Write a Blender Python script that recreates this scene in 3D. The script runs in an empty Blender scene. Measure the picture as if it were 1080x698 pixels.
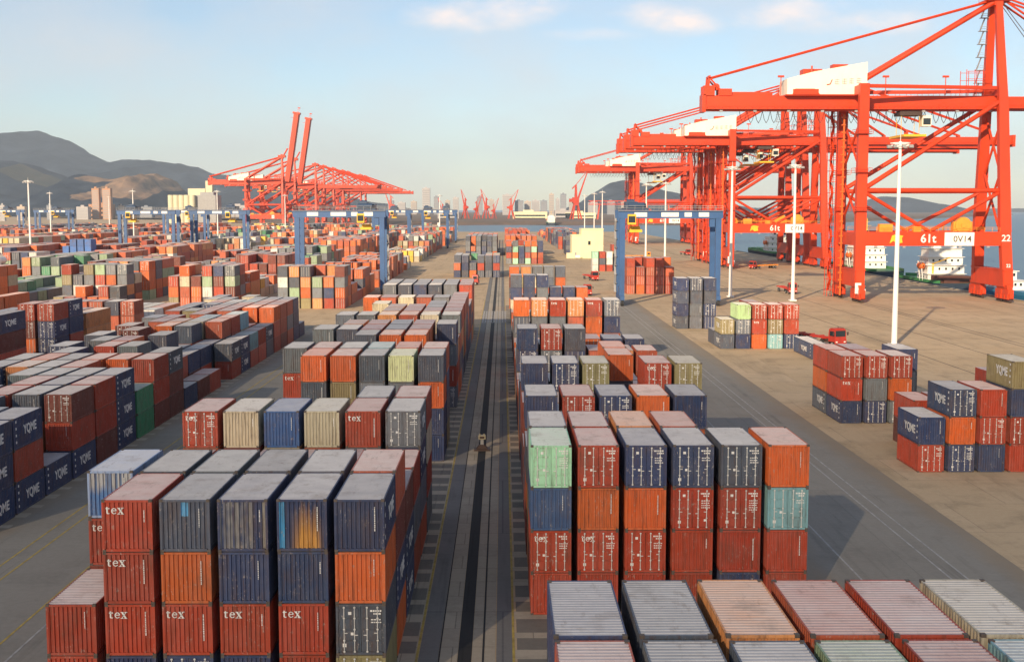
import bpy, math, random
import numpy as np
from mathutils import Vector, Matrix
R_ = math.radians
random.seed(7)
S = bpy.context.scene
COL = S.collection

# ------------------------------------------------------------------ camera
CAMZ = 24.4
F_PX = 1280.0                      # focal length in pixels of a 1080 px wide frame
PITCH = math.atan(128 / F_PX)
YAW = math.atan(10 / F_PX)
cd = bpy.data.cameras.new('camera'); cam = bpy.data.objects.new('camera', cd); COL.objects.link(cam)
cam.location = (0, 0, CAMZ); cam.rotation_euler = (math.pi / 2 - PITCH, 0, -YAW)
cd.sensor_width = 36; cd.lens = F_PX / 1080 * 36; cd.clip_start = 1; cd.clip_end = 80000
S.camera = cam

# ------------------------------------------------------------------ light
SUN_EL, SUN_AZ = 21.0, 24.0        # light travels towards +Y, turned SUN_AZ degrees towards +X
SUN_STRENGTH, SKY_STRENGTH, EXPOSURE = 5.0, 0.102, 0.48
HAZE_DENSITY = 0.000062
w = bpy.data.worlds.new('World'); S.world = w; w.use_nodes = True
nt = w.node_tree; nt.nodes.clear()
def N(t, typ, **kw):
    n = t.nodes.new(typ)
    for k, v in kw.items(): setattr(n, k, v)
    return n
def MATH(t, op, a, b=None, c=None, clamp=False):
    n = t.nodes.new('ShaderNodeMath'); n.operation = op; n.use_clamp = clamp
    for i, v in enumerate((a, b, c)):
        if v is None: continue
        if isinstance(v, (int, float)): n.inputs[i].default_value = v
        else: t.links.new(v, n.inputs[i])
    return n.outputs[0]
def MIX(t, fac, a, b, mode='MIX'):
    n = t.nodes.new('ShaderNodeMix'); n.data_type = 'RGBA'; n.blend_type = mode
    for i, v in ((0, fac), (6, a), (7, b)):
        if isinstance(v, (int, float)): n.inputs[i].default_value = v
        elif isinstance(v, tuple): n.inputs[i].default_value = v if len(v) == 4 else v + (1,)
        else: t.links.new(v, n.inputs[i])
    return n.outputs[2]
sky = N(nt, 'ShaderNodeTexSky', sky_type='NISHITA', sun_disc=False)
sky.sun_elevation = R_(SUN_EL)
# sun stands behind the camera to the left: towards (-sin az, -cos az)
sky.sun_rotation = math.atan2(-math.sin(R_(SUN_AZ)), -math.cos(R_(SUN_AZ)))
sky.air_density = 0.9; sky.dust_density = 0.35; sky.ozone_density = 1.5; sky.altitude = 30
tc = N(nt, 'ShaderNodeTexCoord'); sp = N(nt, 'ShaderNodeSeparateXYZ'); nt.links.new(tc.outputs['Generated'], sp.inputs[0])
yy = MATH(nt, 'MAXIMUM', sp.outputs[1], 0.05)
u = MATH(nt, 'DIVIDE', sp.outputs[0], yy); v = MATH(nt, 'DIVIDE', sp.outputs[2], yy)
cmb = N(nt, 'ShaderNodeCombineXYZ'); nt.links.new(u, cmb.inputs[0]); nt.links.new(MATH(nt, 'MULTIPLY', v, 1.9), cmb.inputs[1])
cn = N(nt, 'ShaderNodeTexNoise'); cn.inputs['Scale'].default_value = 17; cn.inputs['Detail'].default_value = 7; cn.inputs['Roughness'].default_value = 0.55
nt.links.new(cmb.outputs[0], cn.inputs['Vector'])
cn2 = N(nt, 'ShaderNodeTexNoise'); cn2.inputs['Scale'].default_value = 7; cn2.inputs['Detail'].default_value = 5
nt.links.new(cmb.outputs[0], cn2.inputs['Vector'])
mask = None
def added_cloud(px, py, a, b, amt):
    global mask
    u0, v0 = (px - 530) / F_PX, (221 - py) / F_PX
    du = MATH(nt, 'DIVIDE', MATH(nt, 'SUBTRACT', u, u0), a / F_PX); dv = MATH(nt, 'DIVIDE', MATH(nt, 'SUBTRACT', v, v0), b / F_PX)
    d = MATH(nt, 'ADD', MATH(nt, 'MULTIPLY', du, du), MATH(nt, 'MULTIPLY', dv, dv))
    m = MATH(nt, 'SUBTRACT', 1.0, d)
    m = MATH(nt, 'ADD', m, MATH(nt, 'MULTIPLY', MATH(nt, 'SUBTRACT', cn.outputs[0], 0.46), 3.0))
    m = MATH(nt, 'MULTIPLY', m, 0.75, clamp=True)
    m = MATH(nt, 'MULTIPLY', MATH(nt, 'MULTIPLY', m, m), amt)
    mask = m if mask is None else MATH(nt, 'MAXIMUM', mask, m)
for c in ((478, 25, 66, 19, .85), (532, 15, 70, 23, .95), (500, -8, 66, 18, .7), (678, 22, 42, 16, .85), (718, 27, 46, 17, .95), (830, 20, 72, 18, .9), (892, 30, 100, 15, .8), (620, 40, 60, 9, .4)):
    added_cloud(*c)
hz = MATH(nt, 'MULTIPLY', MATH(nt, 'SUBTRACT', cn2.outputs[0], 0.36), 1.7, clamp=True)
skyc = MIX(nt, hz, sky.outputs[0], (5.9, 5.75, 5.75))
skyc = MIX(nt, mask, skyc, (8.4, 7.3, 6.9))
bg = N(nt, 'ShaderNodeBackground'); bg.inputs[1].default_value = SKY_STRENGTH
wo = N(nt, 'ShaderNodeOutputWorld'); nt.links.new(skyc, bg.inputs[0]); nt.links.new(bg.outputs[0], wo.inputs[0])
sl = bpy.data.lights.new('sun', 'SUN'); sl.energy = SUN_STRENGTH; sl.angle = R_(0.5); sl.color = (1.0, 0.79, 0.54)
so = bpy.data.objects.new('sun', sl); COL.objects.link(so)
ce = math.cos(R_(SUN_EL))
so.rotation_euler = Vector((math.sin(R_(SUN_AZ)) * ce, math.cos(R_(SUN_AZ)) * ce, -math.sin(R_(SUN_EL)))).to_track_quat('-Z', 'Y').to_euler()
so.location = (-400, -800, 400)
S.view_settings.view_transform = 'Standard'; S.view_settings.look = 'None'
S.view_settings.exposure = EXPOSURE; S.view_settings.gamma = 1; S.view_settings.use_curve_mapping = False
S.render.engine = 'CYCLES'
S.cycles.max_bounces = 5; S.cycles.diffuse_bounces = 3; S.cycles.glossy_bounces = 2; S.cycles.transmission_bounces = 2
S.cycles.volume_bounces = 0; S.cycles.transparent_max_bounces = 4
S.cycles.caustics_reflective = False; S.cycles.caustics_refractive = False

# ------------------------------------------------------------------ helpers
class MB:
    def __init__(s): s.v = []; s.f = []; s.m = []; s.c = []
    def add(s, vs, fs, mi=0, col=None):
        b = len(s.v); s.v += [tuple(p) for p in vs]
        for f in fs: s.f.append(tuple(b + i for i in f)); s.m.append(mi); s.c.append(col)
        return s
    def box(s, x0, x1, y0, y1, z0, z1, mi=0, col=None):
        return s.add([(x0,y0,z0),(x1,y0,z0),(x1,y1,z0),(x0,y1,z0),(x0,y0,z1),(x1,y0,z1),(x1,y1,z1),(x0,y1,z1)],
                     [(0,3,2,1),(4,5,6,7),(0,1,5,4),(1,2,6,5),(2,3,7,6),(3,0,4,7)], mi, col)
    def cbox(s, c, d, mi=0):
        return s.box(c[0]-d[0]/2, c[0]+d[0]/2, c[1]-d[1]/2, c[1]+d[1]/2, c[2]-d[2]/2, c[2]+d[2]/2, mi)
    def bar(s, p, q, w, h=None, w2=None, h2=None, mi=0):
        p, q = Vector(p), Vector(q); h = h or w; w2 = w2 or w; h2 = h2 or h
        d = (q - p).normalized(); up = Vector((0,0,1)) if abs(d.z) < .95 else Vector((0,1,0))
        a = d.cross(up).normalized(); b = a.cross(d).normalized()
        if abs(d.z) >= .95: a, b = Vector((1,0,0)), Vector((0,1,0))
        vs = []
        for o, ww, hh in ((p, w, h), (q, w2, h2)):
            vs += [o - a*ww/2 - b*hh/2, o + a*ww/2 - b*hh/2, o + a*ww/2 + b*hh/2, o - a*ww/2 + b*hh/2]
        return s.add(vs, [(0,1,2,3),(7,6,5,4),(0,4,5,1),(1,5,6,2),(2,6,7,3),(3,7,4,0)], mi)
    def tube(s, p, q, r, n=8, r2=None, mi=0):
        p, q = Vector(p), Vector(q); r2 = r if r2 is None else r2
        d = (q - p).normalized(); a = d.orthogonal().normalized(); b = d.cross(a)
        vs = []
        for o, rr in ((p, r), (q, r2)):
            vs += [o + (a*math.cos(2*math.pi*i/n) + b*math.sin(2*math.pi*i/n))*rr for i in range(n)]
        return s.add(vs, [(i,(i+1)%n,n+(i+1)%n,n+i) for i in range(n)] + [tuple(range(n))[::-1], tuple(range(n,2*n))], mi)
    def prism(s, pts, y0, y1, mi=0):      # pts in (x,z), extruded along y
        n = len(pts)
        return s.add([(x,y0,z) for x,z in pts] + [(x,y1,z) for x,z in pts],
                     [(i,(i+1)%n,n+(i+1)%n,n+i) for i in range(n)] + [tuple(range(n))[::-1], tuple(range(n,2*n))], mi)
    def mesh(s, name, mats):
        me = bpy.data.meshes.new(name); me.from_pydata(s.v, [], s.f)
        for m in (mats if isinstance(mats, (list, tuple)) else [mats]): me.materials.append(m)
        if any(s.m): me.polygons.foreach_set('material_index', s.m)
        if any(c is not None for c in s.c):
            at = me.attributes.new('paint', 'FLOAT_COLOR', 'FACE')
            at.data.foreach_set('color', np.array([(c or (0,0,0)) + (1,) for c in s.c], dtype=np.float32).ravel())
        me.update(); return me
    def build(s, name, mats, parent=None, loc=None):
        return put(name, s.mesh(name, mats), parent, loc)
def put(name, me, parent=None, loc=None, color=None):
    o = bpy.data.objects.new(name, me); COL.objects.link(o)
    if parent: o.parent = parent
    if loc: o.location = loc
    if color: o.color = tuple(color) + (1,)
    return o
def tag(o, label, cat, group=None):
    o['label'] = label; o['category'] = cat
    n = len(label.split())
    if not 4 <= n <= 16: print('LABEL LENGTH', n, label)
    if group: o['group'] = group
    return o
def struct(o): o['kind'] = 'structure'; return o
def thing(name, label, cat, loc=(0,0,0), rz=0, group=None):
    o = bpy.data.objects.new(name, None); COL.objects.link(o); o.location = loc; o.rotation_euler = (0,0,rz)
    o.empty_display_size = .3
    return tag(o, label, cat, group)
def copy_tree(o, loc, parent=None):
    c = o.copy(); COL.objects.link(c)
    if parent: c.parent = parent
    else: c.location = loc
    for ch in o.children: copy_tree(ch, None, c)
    return c
DG = None
def text_mesh(txt, size, mat, off=0.0, ext=0.004):
    cu = bpy.data.curves.new('txt', 'FONT'); cu.body = txt; cu.size = size; cu.align_x = 'CENTER'; cu.align_y = 'CENTER'
    cu.offset = off; cu.extrude = ext; cu.resolution_u = 3
    o = bpy.data.objects.new('txt', cu); COL.objects.link(o)
    me = bpy.data.meshes.new_from_object(o.evaluated_get(bpy.context.evaluated_depsgraph_get()))
    bpy.data.objects.remove(o); bpy.data.curves.remove(cu)
    me.materials.clear(); me.materials.append(mat); return me
AX_FRONT = Matrix(((1,0,0),(0,0,-1),(0,1,0))).to_4x4()        # text facing -Y
AX_RIGHT = Matrix(((0,0,1),(1,0,0),(0,1,0))).to_4x4()         # text facing +X
AX_LEFT = Matrix(((0,0,-1),(-1,0,0),(0,1,0))).to_4x4()        # text facing -X
def oriented(me, ax, loc, sx=1, sy=1, name='lettering'):
    m = me.copy(); m.name = name; m.transform(Matrix.Translation(loc) @ ax @ Matrix.Diagonal((sx, sy, 1, 1))); return m

# ------------------------------------------------------------------ materials
def new_mat(name):
    m = bpy.data.materials.new(name); m.use_nodes = True; t = m.node_tree; t.nodes.clear()
    o = N(t, 'ShaderNodeOutputMaterial'); b = N(t, 'ShaderNodeBsdfPrincipled'); t.links.new(b.outputs[0], o.inputs[0])
    return m, t, b
def noise(t, vec, scale, detail=4, rough=.6, sc=(1,1,1)):
    mp = N(t, 'ShaderNodeMapping'); mp.inputs['Scale'].default_value = sc; t.links.new(vec, mp.inputs[0])
    n = N(t, 'ShaderNodeTexNoise'); n.inputs['Scale'].default_value = scale; n.inputs['Detail'].default_value = detail; n.inputs['Roughness'].default_value = rough
    t.links.new(mp.outputs[0], n.inputs['Vector']); return n.outputs[0]
def ramp(t, fac, a, b, lo=0., hi=1.):
    n = N(t, 'ShaderNodeMapRange'); n.inputs[1].default_value = a; n.inputs[2].default_value = b; n.inputs[3].default_value = lo; n.inputs[4].default_value = hi
    t.links.new(fac, n.inputs[0]); return n.outputs[0]
def simple(name, col, rough=.5, metal=0., var=.12, scale=.6, dirt=0., dirtcol=(.08,.05,.035)):
    m, t, b = new_mat(name); pos = N(t, 'ShaderNodeNewGeometry').outputs['Position']
    n1 = noise(t, pos, scale, 5)
    c = MIX(t, ramp(t, n1, .3, .7), tuple(x*(1-var) for x in col), tuple(min(1, x*(1+var)) for x in col))
    if dirt:
        n2 = noise(t, pos, scale*1.7, 6, .7, (1,1,.25))
        c = MIX(t, ramp(t, n2, .5, .75, 0, dirt), c, dirtcol)
    t.links.new(c, b.inputs['Base Color']); b.inputs['Roughness'].default_value = rough; b.inputs['Metallic'].default_value = metal
    return m
def paint(name, src, roof=False, patch=False):
    m, t, b = new_mat(name); pos = N(t, 'ShaderNodeNewGeometry').outputs['Position']
    oi = N(t, 'ShaderNodeObjectInfo')
    if src == 'obj': c = oi.outputs['Color']; rnd = oi.outputs['Random']
    else:
        a = N(t, 'ShaderNodeAttribute', attribute_name='paint'); c = a.outputs['Color']; rnd = noise(t, pos, .21, 2)
    if patch:
        a = N(t, 'ShaderNodeAttribute', attribute_name='paint'); c = a.outputs['Color']
    fade = noise(t, pos, .9, 5)
    grey = N(t, 'ShaderNodeRGBToBW'); t.links.new(c, grey.inputs[0])
    if roof:
        dust = MIX(t, noise(t, pos, .35, 4), (.58,.55,.535), (.78,.75,.72))
        f = MATH(t, 'ADD', MATH(t, 'MULTIPLY', rnd, .24), MATH(t, 'MULTIPLY', fade, .40))
        c = MIX(t, MATH(t, 'ADD', f, .34, clamp=True), c, dust)
        st = noise(t, pos, 1.3, 6, .75, (1.6,.5,1))
        c = MIX(t, ramp(t, st, .56, .72, 0, .5), c, (.13,.085,.06))
        st2 = noise(t, pos, 2.6, 3, .6, (.25,2.2,1))
        c = MIX(t, ramp(t, st2, .4, .7, 0, .28), c, (.5,.47,.45))
        oc = N(t, 'ShaderNodeTexCoord').outputs['Object']; sy = N(t, 'ShaderNodeSeparateXYZ'); t.links.new(oc, sy.inputs[0])
        if src == 'obj':
            fr = MATH(t, 'FRACT', MATH(t, 'ADD', MATH(t, 'DIVIDE', sy.outputs[1], .54), 20.3))
            ed = MATH(t, 'ABSOLUTE', MATH(t, 'SUBTRACT', fr, .5))
            c = MIX(t, MATH(t, 'MULTIPLY', ramp(t, ed, .10, .04), ramp(t, noise(t, pos, 1.1, 3), .35, .6, .1, .6)), c, (.12,.10,.09))
        st6 = noise(t, pos, .5, 5, .7); c = MIX(t, ramp(t, st6, .55, .72, 0, .45), c, (.20,.15,.12))
        rough = .75
    else:
        c = MIX(t, ramp(t, fade, .42, .75, .0, .17), c, MIX(t, .62, c, (.42,.37,.33)))
        c = MIX(t, MATH(t, 'MULTIPLY', rnd, .09), c, (.30,.22,.18))
        st = noise(t, pos, 1.0, 6, .7, (5,5,.45))
        c = MIX(t, ramp(t, st, .50, .72, 0, .72), c, (.085,.042,.026))
        st2 = noise(t, pos, 3.2, 4, .7, (1,1,.8))
        c = MIX(t, ramp(t, st2, .62, .70, 0, .6), c, (.38,.31,.26))
        st3 = noise(t, pos, 9, 3, .8, (1.4,1.4,.5)); st4 = noise(t, pos, .75, 3)
        c = MIX(t, MATH(t, 'MULTIPLY', ramp(t, st3, .60, .66, 0, .7), ramp(t, st4, .5, .62)), c, (.52,.44,.38))
        st5 = noise(t, pos, .55, 5, .65, (1,1,.7)); c = MIX(t, ramp(t, st5, .54, .70, 0, .42), c, (.12,.075,.055))
        rough = .52
    t.links.new(c, b.inputs['Base Color']); b.inputs['Roughness'].default_value = rough
    b.inputs['Specular IOR Level'].default_value = .35
    if src == 'obj':                             # dents and waviness of the sheet
        bu = N(t, 'ShaderNodeBump'); bu.inputs['Strength'].default_value = .55; bu.inputs['Distance'].default_value = .06
        t.links.new(noise(t, pos, 1.7, 3, .55), bu.inputs['Height']); t.links.new(bu.outputs[0], b.inputs['Normal'])
    return m
PAINT = paint('container_paint', 'obj'); ROOFP = paint('container_roof_paint', 'obj', roof=True)
PATCH = paint('weathered_paint', 'obj', patch=True)
FPAINT = paint('far_container_paint', 'attr'); FROOF = paint('far_container_roof', 'attr', roof=True)
CAST = simple('corner_casting_steel', (.10,.075,.06), .7, 0, .3, 3)
WHITE = simple('white_marking', (.78,.76,.72), .6, 0, .1, 3, .35, (.3,.2,.15))
BARM = simple('locking_bar_steel', (.70,.68,.64), .45, .1, .15, 3, .2)
CRANE = simple('crane_red_paint', (.60,.046,.006), .45, 0, .16, .10, .35, (.26,.035,.015))
CRANED = simple('crane_machinery', (.06,.035,.03), .6)
CAGE = simple('cage_orange_red', (.66,.13,.015), .5)
ORANGE = simple('safety_orange', (.85,.30,.03), .5)
CREAM = simple('machinery_house_cream', (.86,.80,.66), .55, 0, .06, .2, .15, (.5,.35,.2))
RBLUE = simple('gantry_blue', (.035,.10,.25), .45, 0, .15, .2, .25, (.05,.05,.06))
DBLUE = simple('winch_blue', (.03,.06,.12), .5)
YELLOW = simple('yellow_paint', (.80,.46,.03), .5)
GALV = simple('mast_white', (.80,.78,.74), .5, 0, .05, .3)
GREY = simple('steel_grey', (.30,.30,.31), .5, 0, .15, .5)
RUBBER = simple('tyre_rubber', (.025,.025,.026), .85)
GLASSD = simple('dark_glass', (.02,.03,.04), .12)
TRED = simple('truck_red', (.42,.035,.022), .45, 0, .12, .6, .4)
SHIPW = simple('ship_white', (.82,.80,.75), .5, 0, .05, .3, .2, (.4,.3,.22))
SHIPG = simple('deck_green', (.05,.22,.07), .6)
SHIPD = simple('hull_dark', (.02,.035,.06), .5)
SHIPB = simple('hull_blue', (.03,.22,.42), .45)
LIFE = simple('lifeboat_orange', (.80,.16,.03), .45)
HOUSEY = simple('pale_yellow_wall', (.75,.71,.45), .8, 0, .05, .2)
PALEG = simple('silo_wall', (.62,.58,.42), .8, 0, .06, .05)

def ground_mat(name, c1, c2, joint, bw, bh, stain=.5, mortar=.015, rough=.85, edge=None):
    m, t, b = new_mat(name); pos = N(t, 'ShaderNodeNewGeometry').outputs['Position']
    br = N(t, 'ShaderNodeTexBrick'); t.links.new(pos, br.inputs['Vector'])
    br.inputs['Color1'].default_value = c1+(1,); br.inputs['Color2'].default_value = c2+(1,); br.inputs['Mortar'].default_value = joint+(1,)
    br.inputs['Scale'].default_value = 1; br.inputs['Mortar Size'].default_value = mortar*bw; br.inputs['Brick Width'].default_value = bw; br.inputs['Row Height'].default_value = bh
    br.offset = 0.37
    n1 = noise(t, pos, .018, 6, .62); n2 = noise(t, pos, .22, 7, .68); n3 = noise(t, pos, .12, 6, .7, (1,.12,1)); n4 = noise(t, pos, 2.4, 5, .7)
    c = MIX(t, ramp(t, n1, 0.38, .66, 0, .3), br.outputs[0], tuple(x*.62 for x in c1))
    c = MIX(t, ramp(t, n2, .50, .72, 0, stain), c, tuple(x*.38 for x in c1))
    c = MIX(t, ramp(t, n3, .52, .72, 0, stain), c, tuple(x*.45 for x in c1))
    c = MIX(t, ramp(t, n4, .35, .75, 0, .30), c, tuple(min(.6, x*1.35) for x in c2))
    n5 = noise(t, pos, .55, 4, .75, (1,.035,1)); n6 = noise(t, pos, .09, 5, .65)
    c = MIX(t, MATH(t, 'MULTIPLY', ramp(t, n5, .55, .68, 0, .55), ramp(t, n6, .42, .6)), c, tuple(x*.33 for x in c1))
    n7 = noise(t, pos, .6, 5, .8); c = MIX(t, ramp(t, n7, .66, .74, 0, .7), c, tuple(x*.25 for x in c1))
    if edge:                                     # worn, uneven edge of a lane against the concrete
        sx = N(t, 'ShaderNodeSeparateXYZ'); t.links.new(pos, sx.inputs[0])
        d = MATH(t, 'ABSOLUTE', MATH(t, 'SUBTRACT', sx.outputs[0], edge[0]))
        d = MATH(t, 'ADD', d, MATH(t, 'MULTIPLY', MATH(t, 'SUBTRACT', noise(t, pos, .25, 6, .7, (1,.3,1)), .5), 5))
        c = MIX(t, ramp(t, d, edge[1]-2.6, edge[1]-.2), c, MIX(t, n2, (.30,.235,.16), (.22,.175,.125)))
    t.links.new(c, b.inputs['Base Color']); b.inputs['Roughness'].default_value = rough
    return m
CONC = ground_mat('wharf_concrete', (.46,.325,.19), (.53,.385,.24), (.34,.24,.15), 14, 9, .62, .004)
ASPH = ground_mat('lane_asphalt', (.23,.212,.18), (.26,.24,.205), (.16,.15,.13), 14, 26, .35, .002, edge=(27.5, 7.7))
ASPHL = ground_mat('lane_asphalt', (.23,.212,.178), (.26,.24,.205), (.16,.15,.13), 14, 26, .35, .002, edge=(-31, 8.4))
RUNW = ground_mat('runway_asphalt', (.165,.16,.15), (.195,.185,.175), (.09,.09,.09), 30, 18, .3, .002)
DARKP = ground_mat('dark_channel', (.016,.016,.017), (.022,.022,.022), (.01,.01,.01), 6, 6, .3, .01)
SLAB = ground_mat('footing_concrete', (.36,.31,.235), (.42,.36,.275), (.18,.155,.12), 2.8, 3, .5, .012)
BASE = ground_mat('block_ground', (.16,.145,.12), (.19,.17,.14), (.11,.10,.085), 5.68, 6.5, .5, .02)
LYEL = simple('line_yellow', (.42,.30,.06), .8, 0, .3, 1.2, .7, (.13,.12,.10))
LWHT = simple('line_white', (.36,.35,.33), .8, 0, .3, 1.0, .7, (.13,.125,.12))

# ------------------------------------------------------------------ ground, quay and water
def slab(name, poly, z0, z1, mat):
    n = len(poly)
    me = bpy.data.meshes.new(name)
    me.from_pydata([(x,y,z1) for x,y in poly] + [(x,y,z0) for x,y in poly], [], [tuple(range(n))] + [(i,n+i,n+(i+1)%n,(i+1)%n) for i in range(n)])
    me.materials.append(mat); return struct(put(name, me))
QX = 139.0
slab('ground', [(-6000,-1000),(QX,-1000),(QX,1345),(-228,1345),(-228,2900),(-1200,3600),(-6000,9000)], -6, 0, CONC)
# far land beyond the basin and under the hills
m_, t_, b_ = new_mat('far_bank_earth'); ps = N(t_, 'ShaderNodeNewGeometry').outputs['Position']
cc = MIX(t_, ramp(t_, noise(t_, ps, .012, 5), .4, .65), (.20,.12,.075), (.10,.085,.065))
t_.links.new(cc, b_.inputs['Base Color']); b_.inputs['Roughness'].default_value = .95; BANK = m_
mb = MB()
for i in range(40):
    xa, xb = -480 + i*24, -480 + (i+1)*24
    ya = 2120 + 26*math.sin(i*.7) ; yb = 2120 + 26*math.sin((i+1)*.7)
    mb.add([(xa,ya,-4),(xb,yb,-4),(xb,yb+60,3.0),(xa,ya+60,3.0),(xb,2560,4.5),(xa,2560,4.5),(xb,9000,5),(xa,9000,5)], [(0,1,2,3),(3,2,4,5),(5,4,6,7)])
mb.add([(480,2110,-4),(480,2900,5),(480,2180,3)], [(0,1,2)])
mb.add([(480,2560,4.5),(480,2180,3),(2600,6200,2),(3200,9000,3),(480,9000,5),(2600,6180,-4),(480,2110,-4)], [(0,1,2,3,4),(1,6,5,2)])
mb.add([(-480,2560,4.5),(-480,9000,5),(-1300,9000,5),(-1300,3400,2)], [(0,1,2,3)])
struct(mb.build('far_shore', BANK))
m_, t_, b_ = new_mat('sea_water'); ps = N(t_, 'ShaderNodeNewGeometry').outputs['Position']
b_.inputs['Base Color'].default_value = (.045,.105,.15,1); b_.inputs['Roughness'].default_value = .32; b_.inputs['IOR'].default_value = 1.33
bp = N(t_, 'ShaderNodeBump'); bp.inputs['Strength'].default_value = .35; bp.inputs['Distance'].default_value = .5
t_.links.new(noise(t_, ps, .25, 5, .65, (1,.45,1)), bp.inputs['Height']); t_.links.new(bp.outputs[0], b_.inputs['Normal'])
mb = MB(); mb.add([(-28000,-1200,-3),(28000,-1200,-3),(28000,38000,-3),(-28000,38000,-3)], [(0,1,2,3)]); struct(mb.build('water', m_))

def sheet(mb, x0, x1, y0, y1, z, mi=0): mb.add([(x0,y0,z),(x1,y0,z),(x1,y1,z),(x0,y1,z)], [(0,1,2,3)], mi)
BLK = [('L',-22.36,59.4,252),('R',1.7,27.0,310),('C',-55.64,78.0,254)]
mb = MB()
for n_, x0, y0, y1 in BLK: sheet(mb, x0-.9, x0+17.5, y0-14, y1, .004)
struct(mb.build('container_yard_ground', BASE))
mb = MB()
for n_, x0, y0, y1 in BLK:
    st = {'L':57.9,'R':38.9-13,'C':95.8-19.5}[n_]; k = 0
    while st + 6.5*k < y1:
        yk = st + 6.5*k
        sheet(mb, x0-1.0, x0+17.6, yk-.75, yk+.65, .008); sheet(mb, x0-1.0, x0+17.6, yk+2.5, yk+3.4, .008); k += 1
struct(mb.build('footing_strip', SLAB))
mb = MB(); Y0, Y1 = 10, 1300
sheet(mb, 19.6, 35.4, Y0, 330, .004); struct(mb.build('truck_lane', ASPH))
mb = MB(); sheet(mb, -39.6, -22.4, Y0, 258, .0045); struct(mb.build('truck_lane', ASPHL))
mb = MB(); sheet(mb, -66, -57, 60, 250, .004); struct(mb.build('truck_lane', RUNW))
mb = MB()
sheet(mb, -4.62, -3.55, Y0, 980, .012); sheet(mb, -.36, .55, Y0, 980, .012); 
struct(mb.build('wheel_runway', RUNW))
mb = MB()
sheet(mb, -3.45, -2.5, Y0, 980, .012); sheet(mb, -1.7, -1.15, Y0, 980, .012); sheet(mb, -1.02, -.42, Y0, 980, .012); sheet(mb, -6.2, -4.66, Y0, 180, .003)
struct(mb.build('aisle_concrete', SLAB))
mb = MB(); sheet(mb, -2.48, -1.72, Y0, 980, .010); sheet(mb, -1.14, -1.03, Y0, 980, .010); sheet(mb, -3.54, -3.46, Y0, 980, .010)
struct(mb.build('cable_channel', DARKP))
mb = MB()
for x in (-4.72, .60, -34.6, -33.3, -28.4): sheet(mb, x-.07, x+.07, Y0, 330, .016)
struct(mb.build('yellow_line', LYEL))
mb = MB()
for x in (23.8, 29.8, 30.9, -27.0): sheet(mb, x-.07, x+.07, Y0, 330, .016)
for k in range(9): sheet(mb, -4.5+k*.62, -4.2+k*.62, 262, 292, .02)
for k in range(6): sheet(mb, -4.7, 1.2, 262+k*5.5, 262.8+k*5.5, .017)
struct(mb.build('white_line', LWHT))
mb = MB()
for x in (93.2, 94.8, 133.0, 134.6): sheet(mb, x-.12, x+.12, 20, 1340, .006)
for x in (70.5, 82.0): sheet(mb, x-.1, x+.1, 60, 1340, .006)
struct(mb.build('crane_rail', DARKP))
mb = MB()
mb.box(QX-.9, QX-.004, 20, 1344, .006, .30); struct(mb.build('quay_kerb', SLAB))

# ------------------------------------------------------------------ hills
def ipol(pts, x):
    if x <= pts[0][0]: return pts[0][1]
    for (a, b), (c, d) in zip(pts, pts[1:]):
        if x <= c:
            f = (x-a)/(c-a); f = f*f*(3-2*f)*.5 + f*.5
            return b + (d-b)*f
    return pts[-1][1]
from mathutils import noise as mnoise
def hill(name, prof, Z, depth, mats, scar=None, nx=220, ny=56, rel=.86, amp=1.):
    pts = [((px-530)/F_PX*Z, (221-py)/F_PX*Z + CAMZ) for px, py in prof]
    x0, x1 = pts[0][0], pts[-1][0]
    vs, fs, mi = [], [], []
    for j in range(ny+1):
        vv = j/ny*1.6
        sh = (math.sin(min(vv,1)*math.pi/2)**1.25) if vv <= 1 else max(0, math.cos((vv-1)*math.pi/1.2))
        for i in range(nx+1):
            x = x0 + (x1-x0)*i/nx
            h = max(0., ipol(pts, x))
            y = Z - depth + depth*vv
            g = mnoise.fractal(Vector((x/Z*9, y/Z*9, .3)), 1.0, 2.1, 5)
            r = 1 - abs(mnoise.noise(Vector((x/Z*26, y/Z*8, 7.1))))
            hh = .95*h*sh*(1 + amp*(.55*g + .8*(r-.8))*(1-sh*rel))
            vs.append((x, y, max(-8, hh - 6)))
    for j in range(ny):
        for i in range(nx):
            fs.append((j*(nx+1)+i, j*(nx+1)+i+1, (j+1)*(nx+1)+i+1, (j+1)*(nx+1)+i))
            u_ = 530 + vs[fs[-1][0]][0]/Z*F_PX; v_ = j/ny*1.6
            mi.append(1 if scar and scar(u_, v_) else 0)
    me = bpy.data.meshes.new(name); me.from_pydata(vs, [], fs)
    for m in mats: me.materials.append(m)
    me.polygons.foreach_set('material_index', mi); me.polygons.foreach_set('use_smooth', [True]*len(fs)); me.update()
    return struct(put(name, me))
def hill_mat(name, a, b, sc):
    m, t, bs = new_mat(name); p = N(t, 'ShaderNodeNewGeometry').outputs['Position']
    c = MIX(t, ramp(t, noise(t, p, sc, 8, .7), .4, .62), a, b)
    c = MIX(t, ramp(t, noise(t, p, sc*.35, 6, .65, (1,.5,3)), .52, .7, 0, .65), c, tuple(x*1.7+.03 for x in b)); t.links.new(c, bs.inputs['Base Color']); bs.inputs['Roughness'].default_value = 1
    bs.inputs['Specular IOR Level'].default_value = 0
    return m
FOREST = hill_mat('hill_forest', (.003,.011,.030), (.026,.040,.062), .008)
ROCK = hill_mat('quarry_rock', (.36,.22,.13), (.12,.085,.065), .012)
FIELD = hill_mat('hill_scrub', (.09,.075,.05), (.035,.042,.035), .004)
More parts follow.
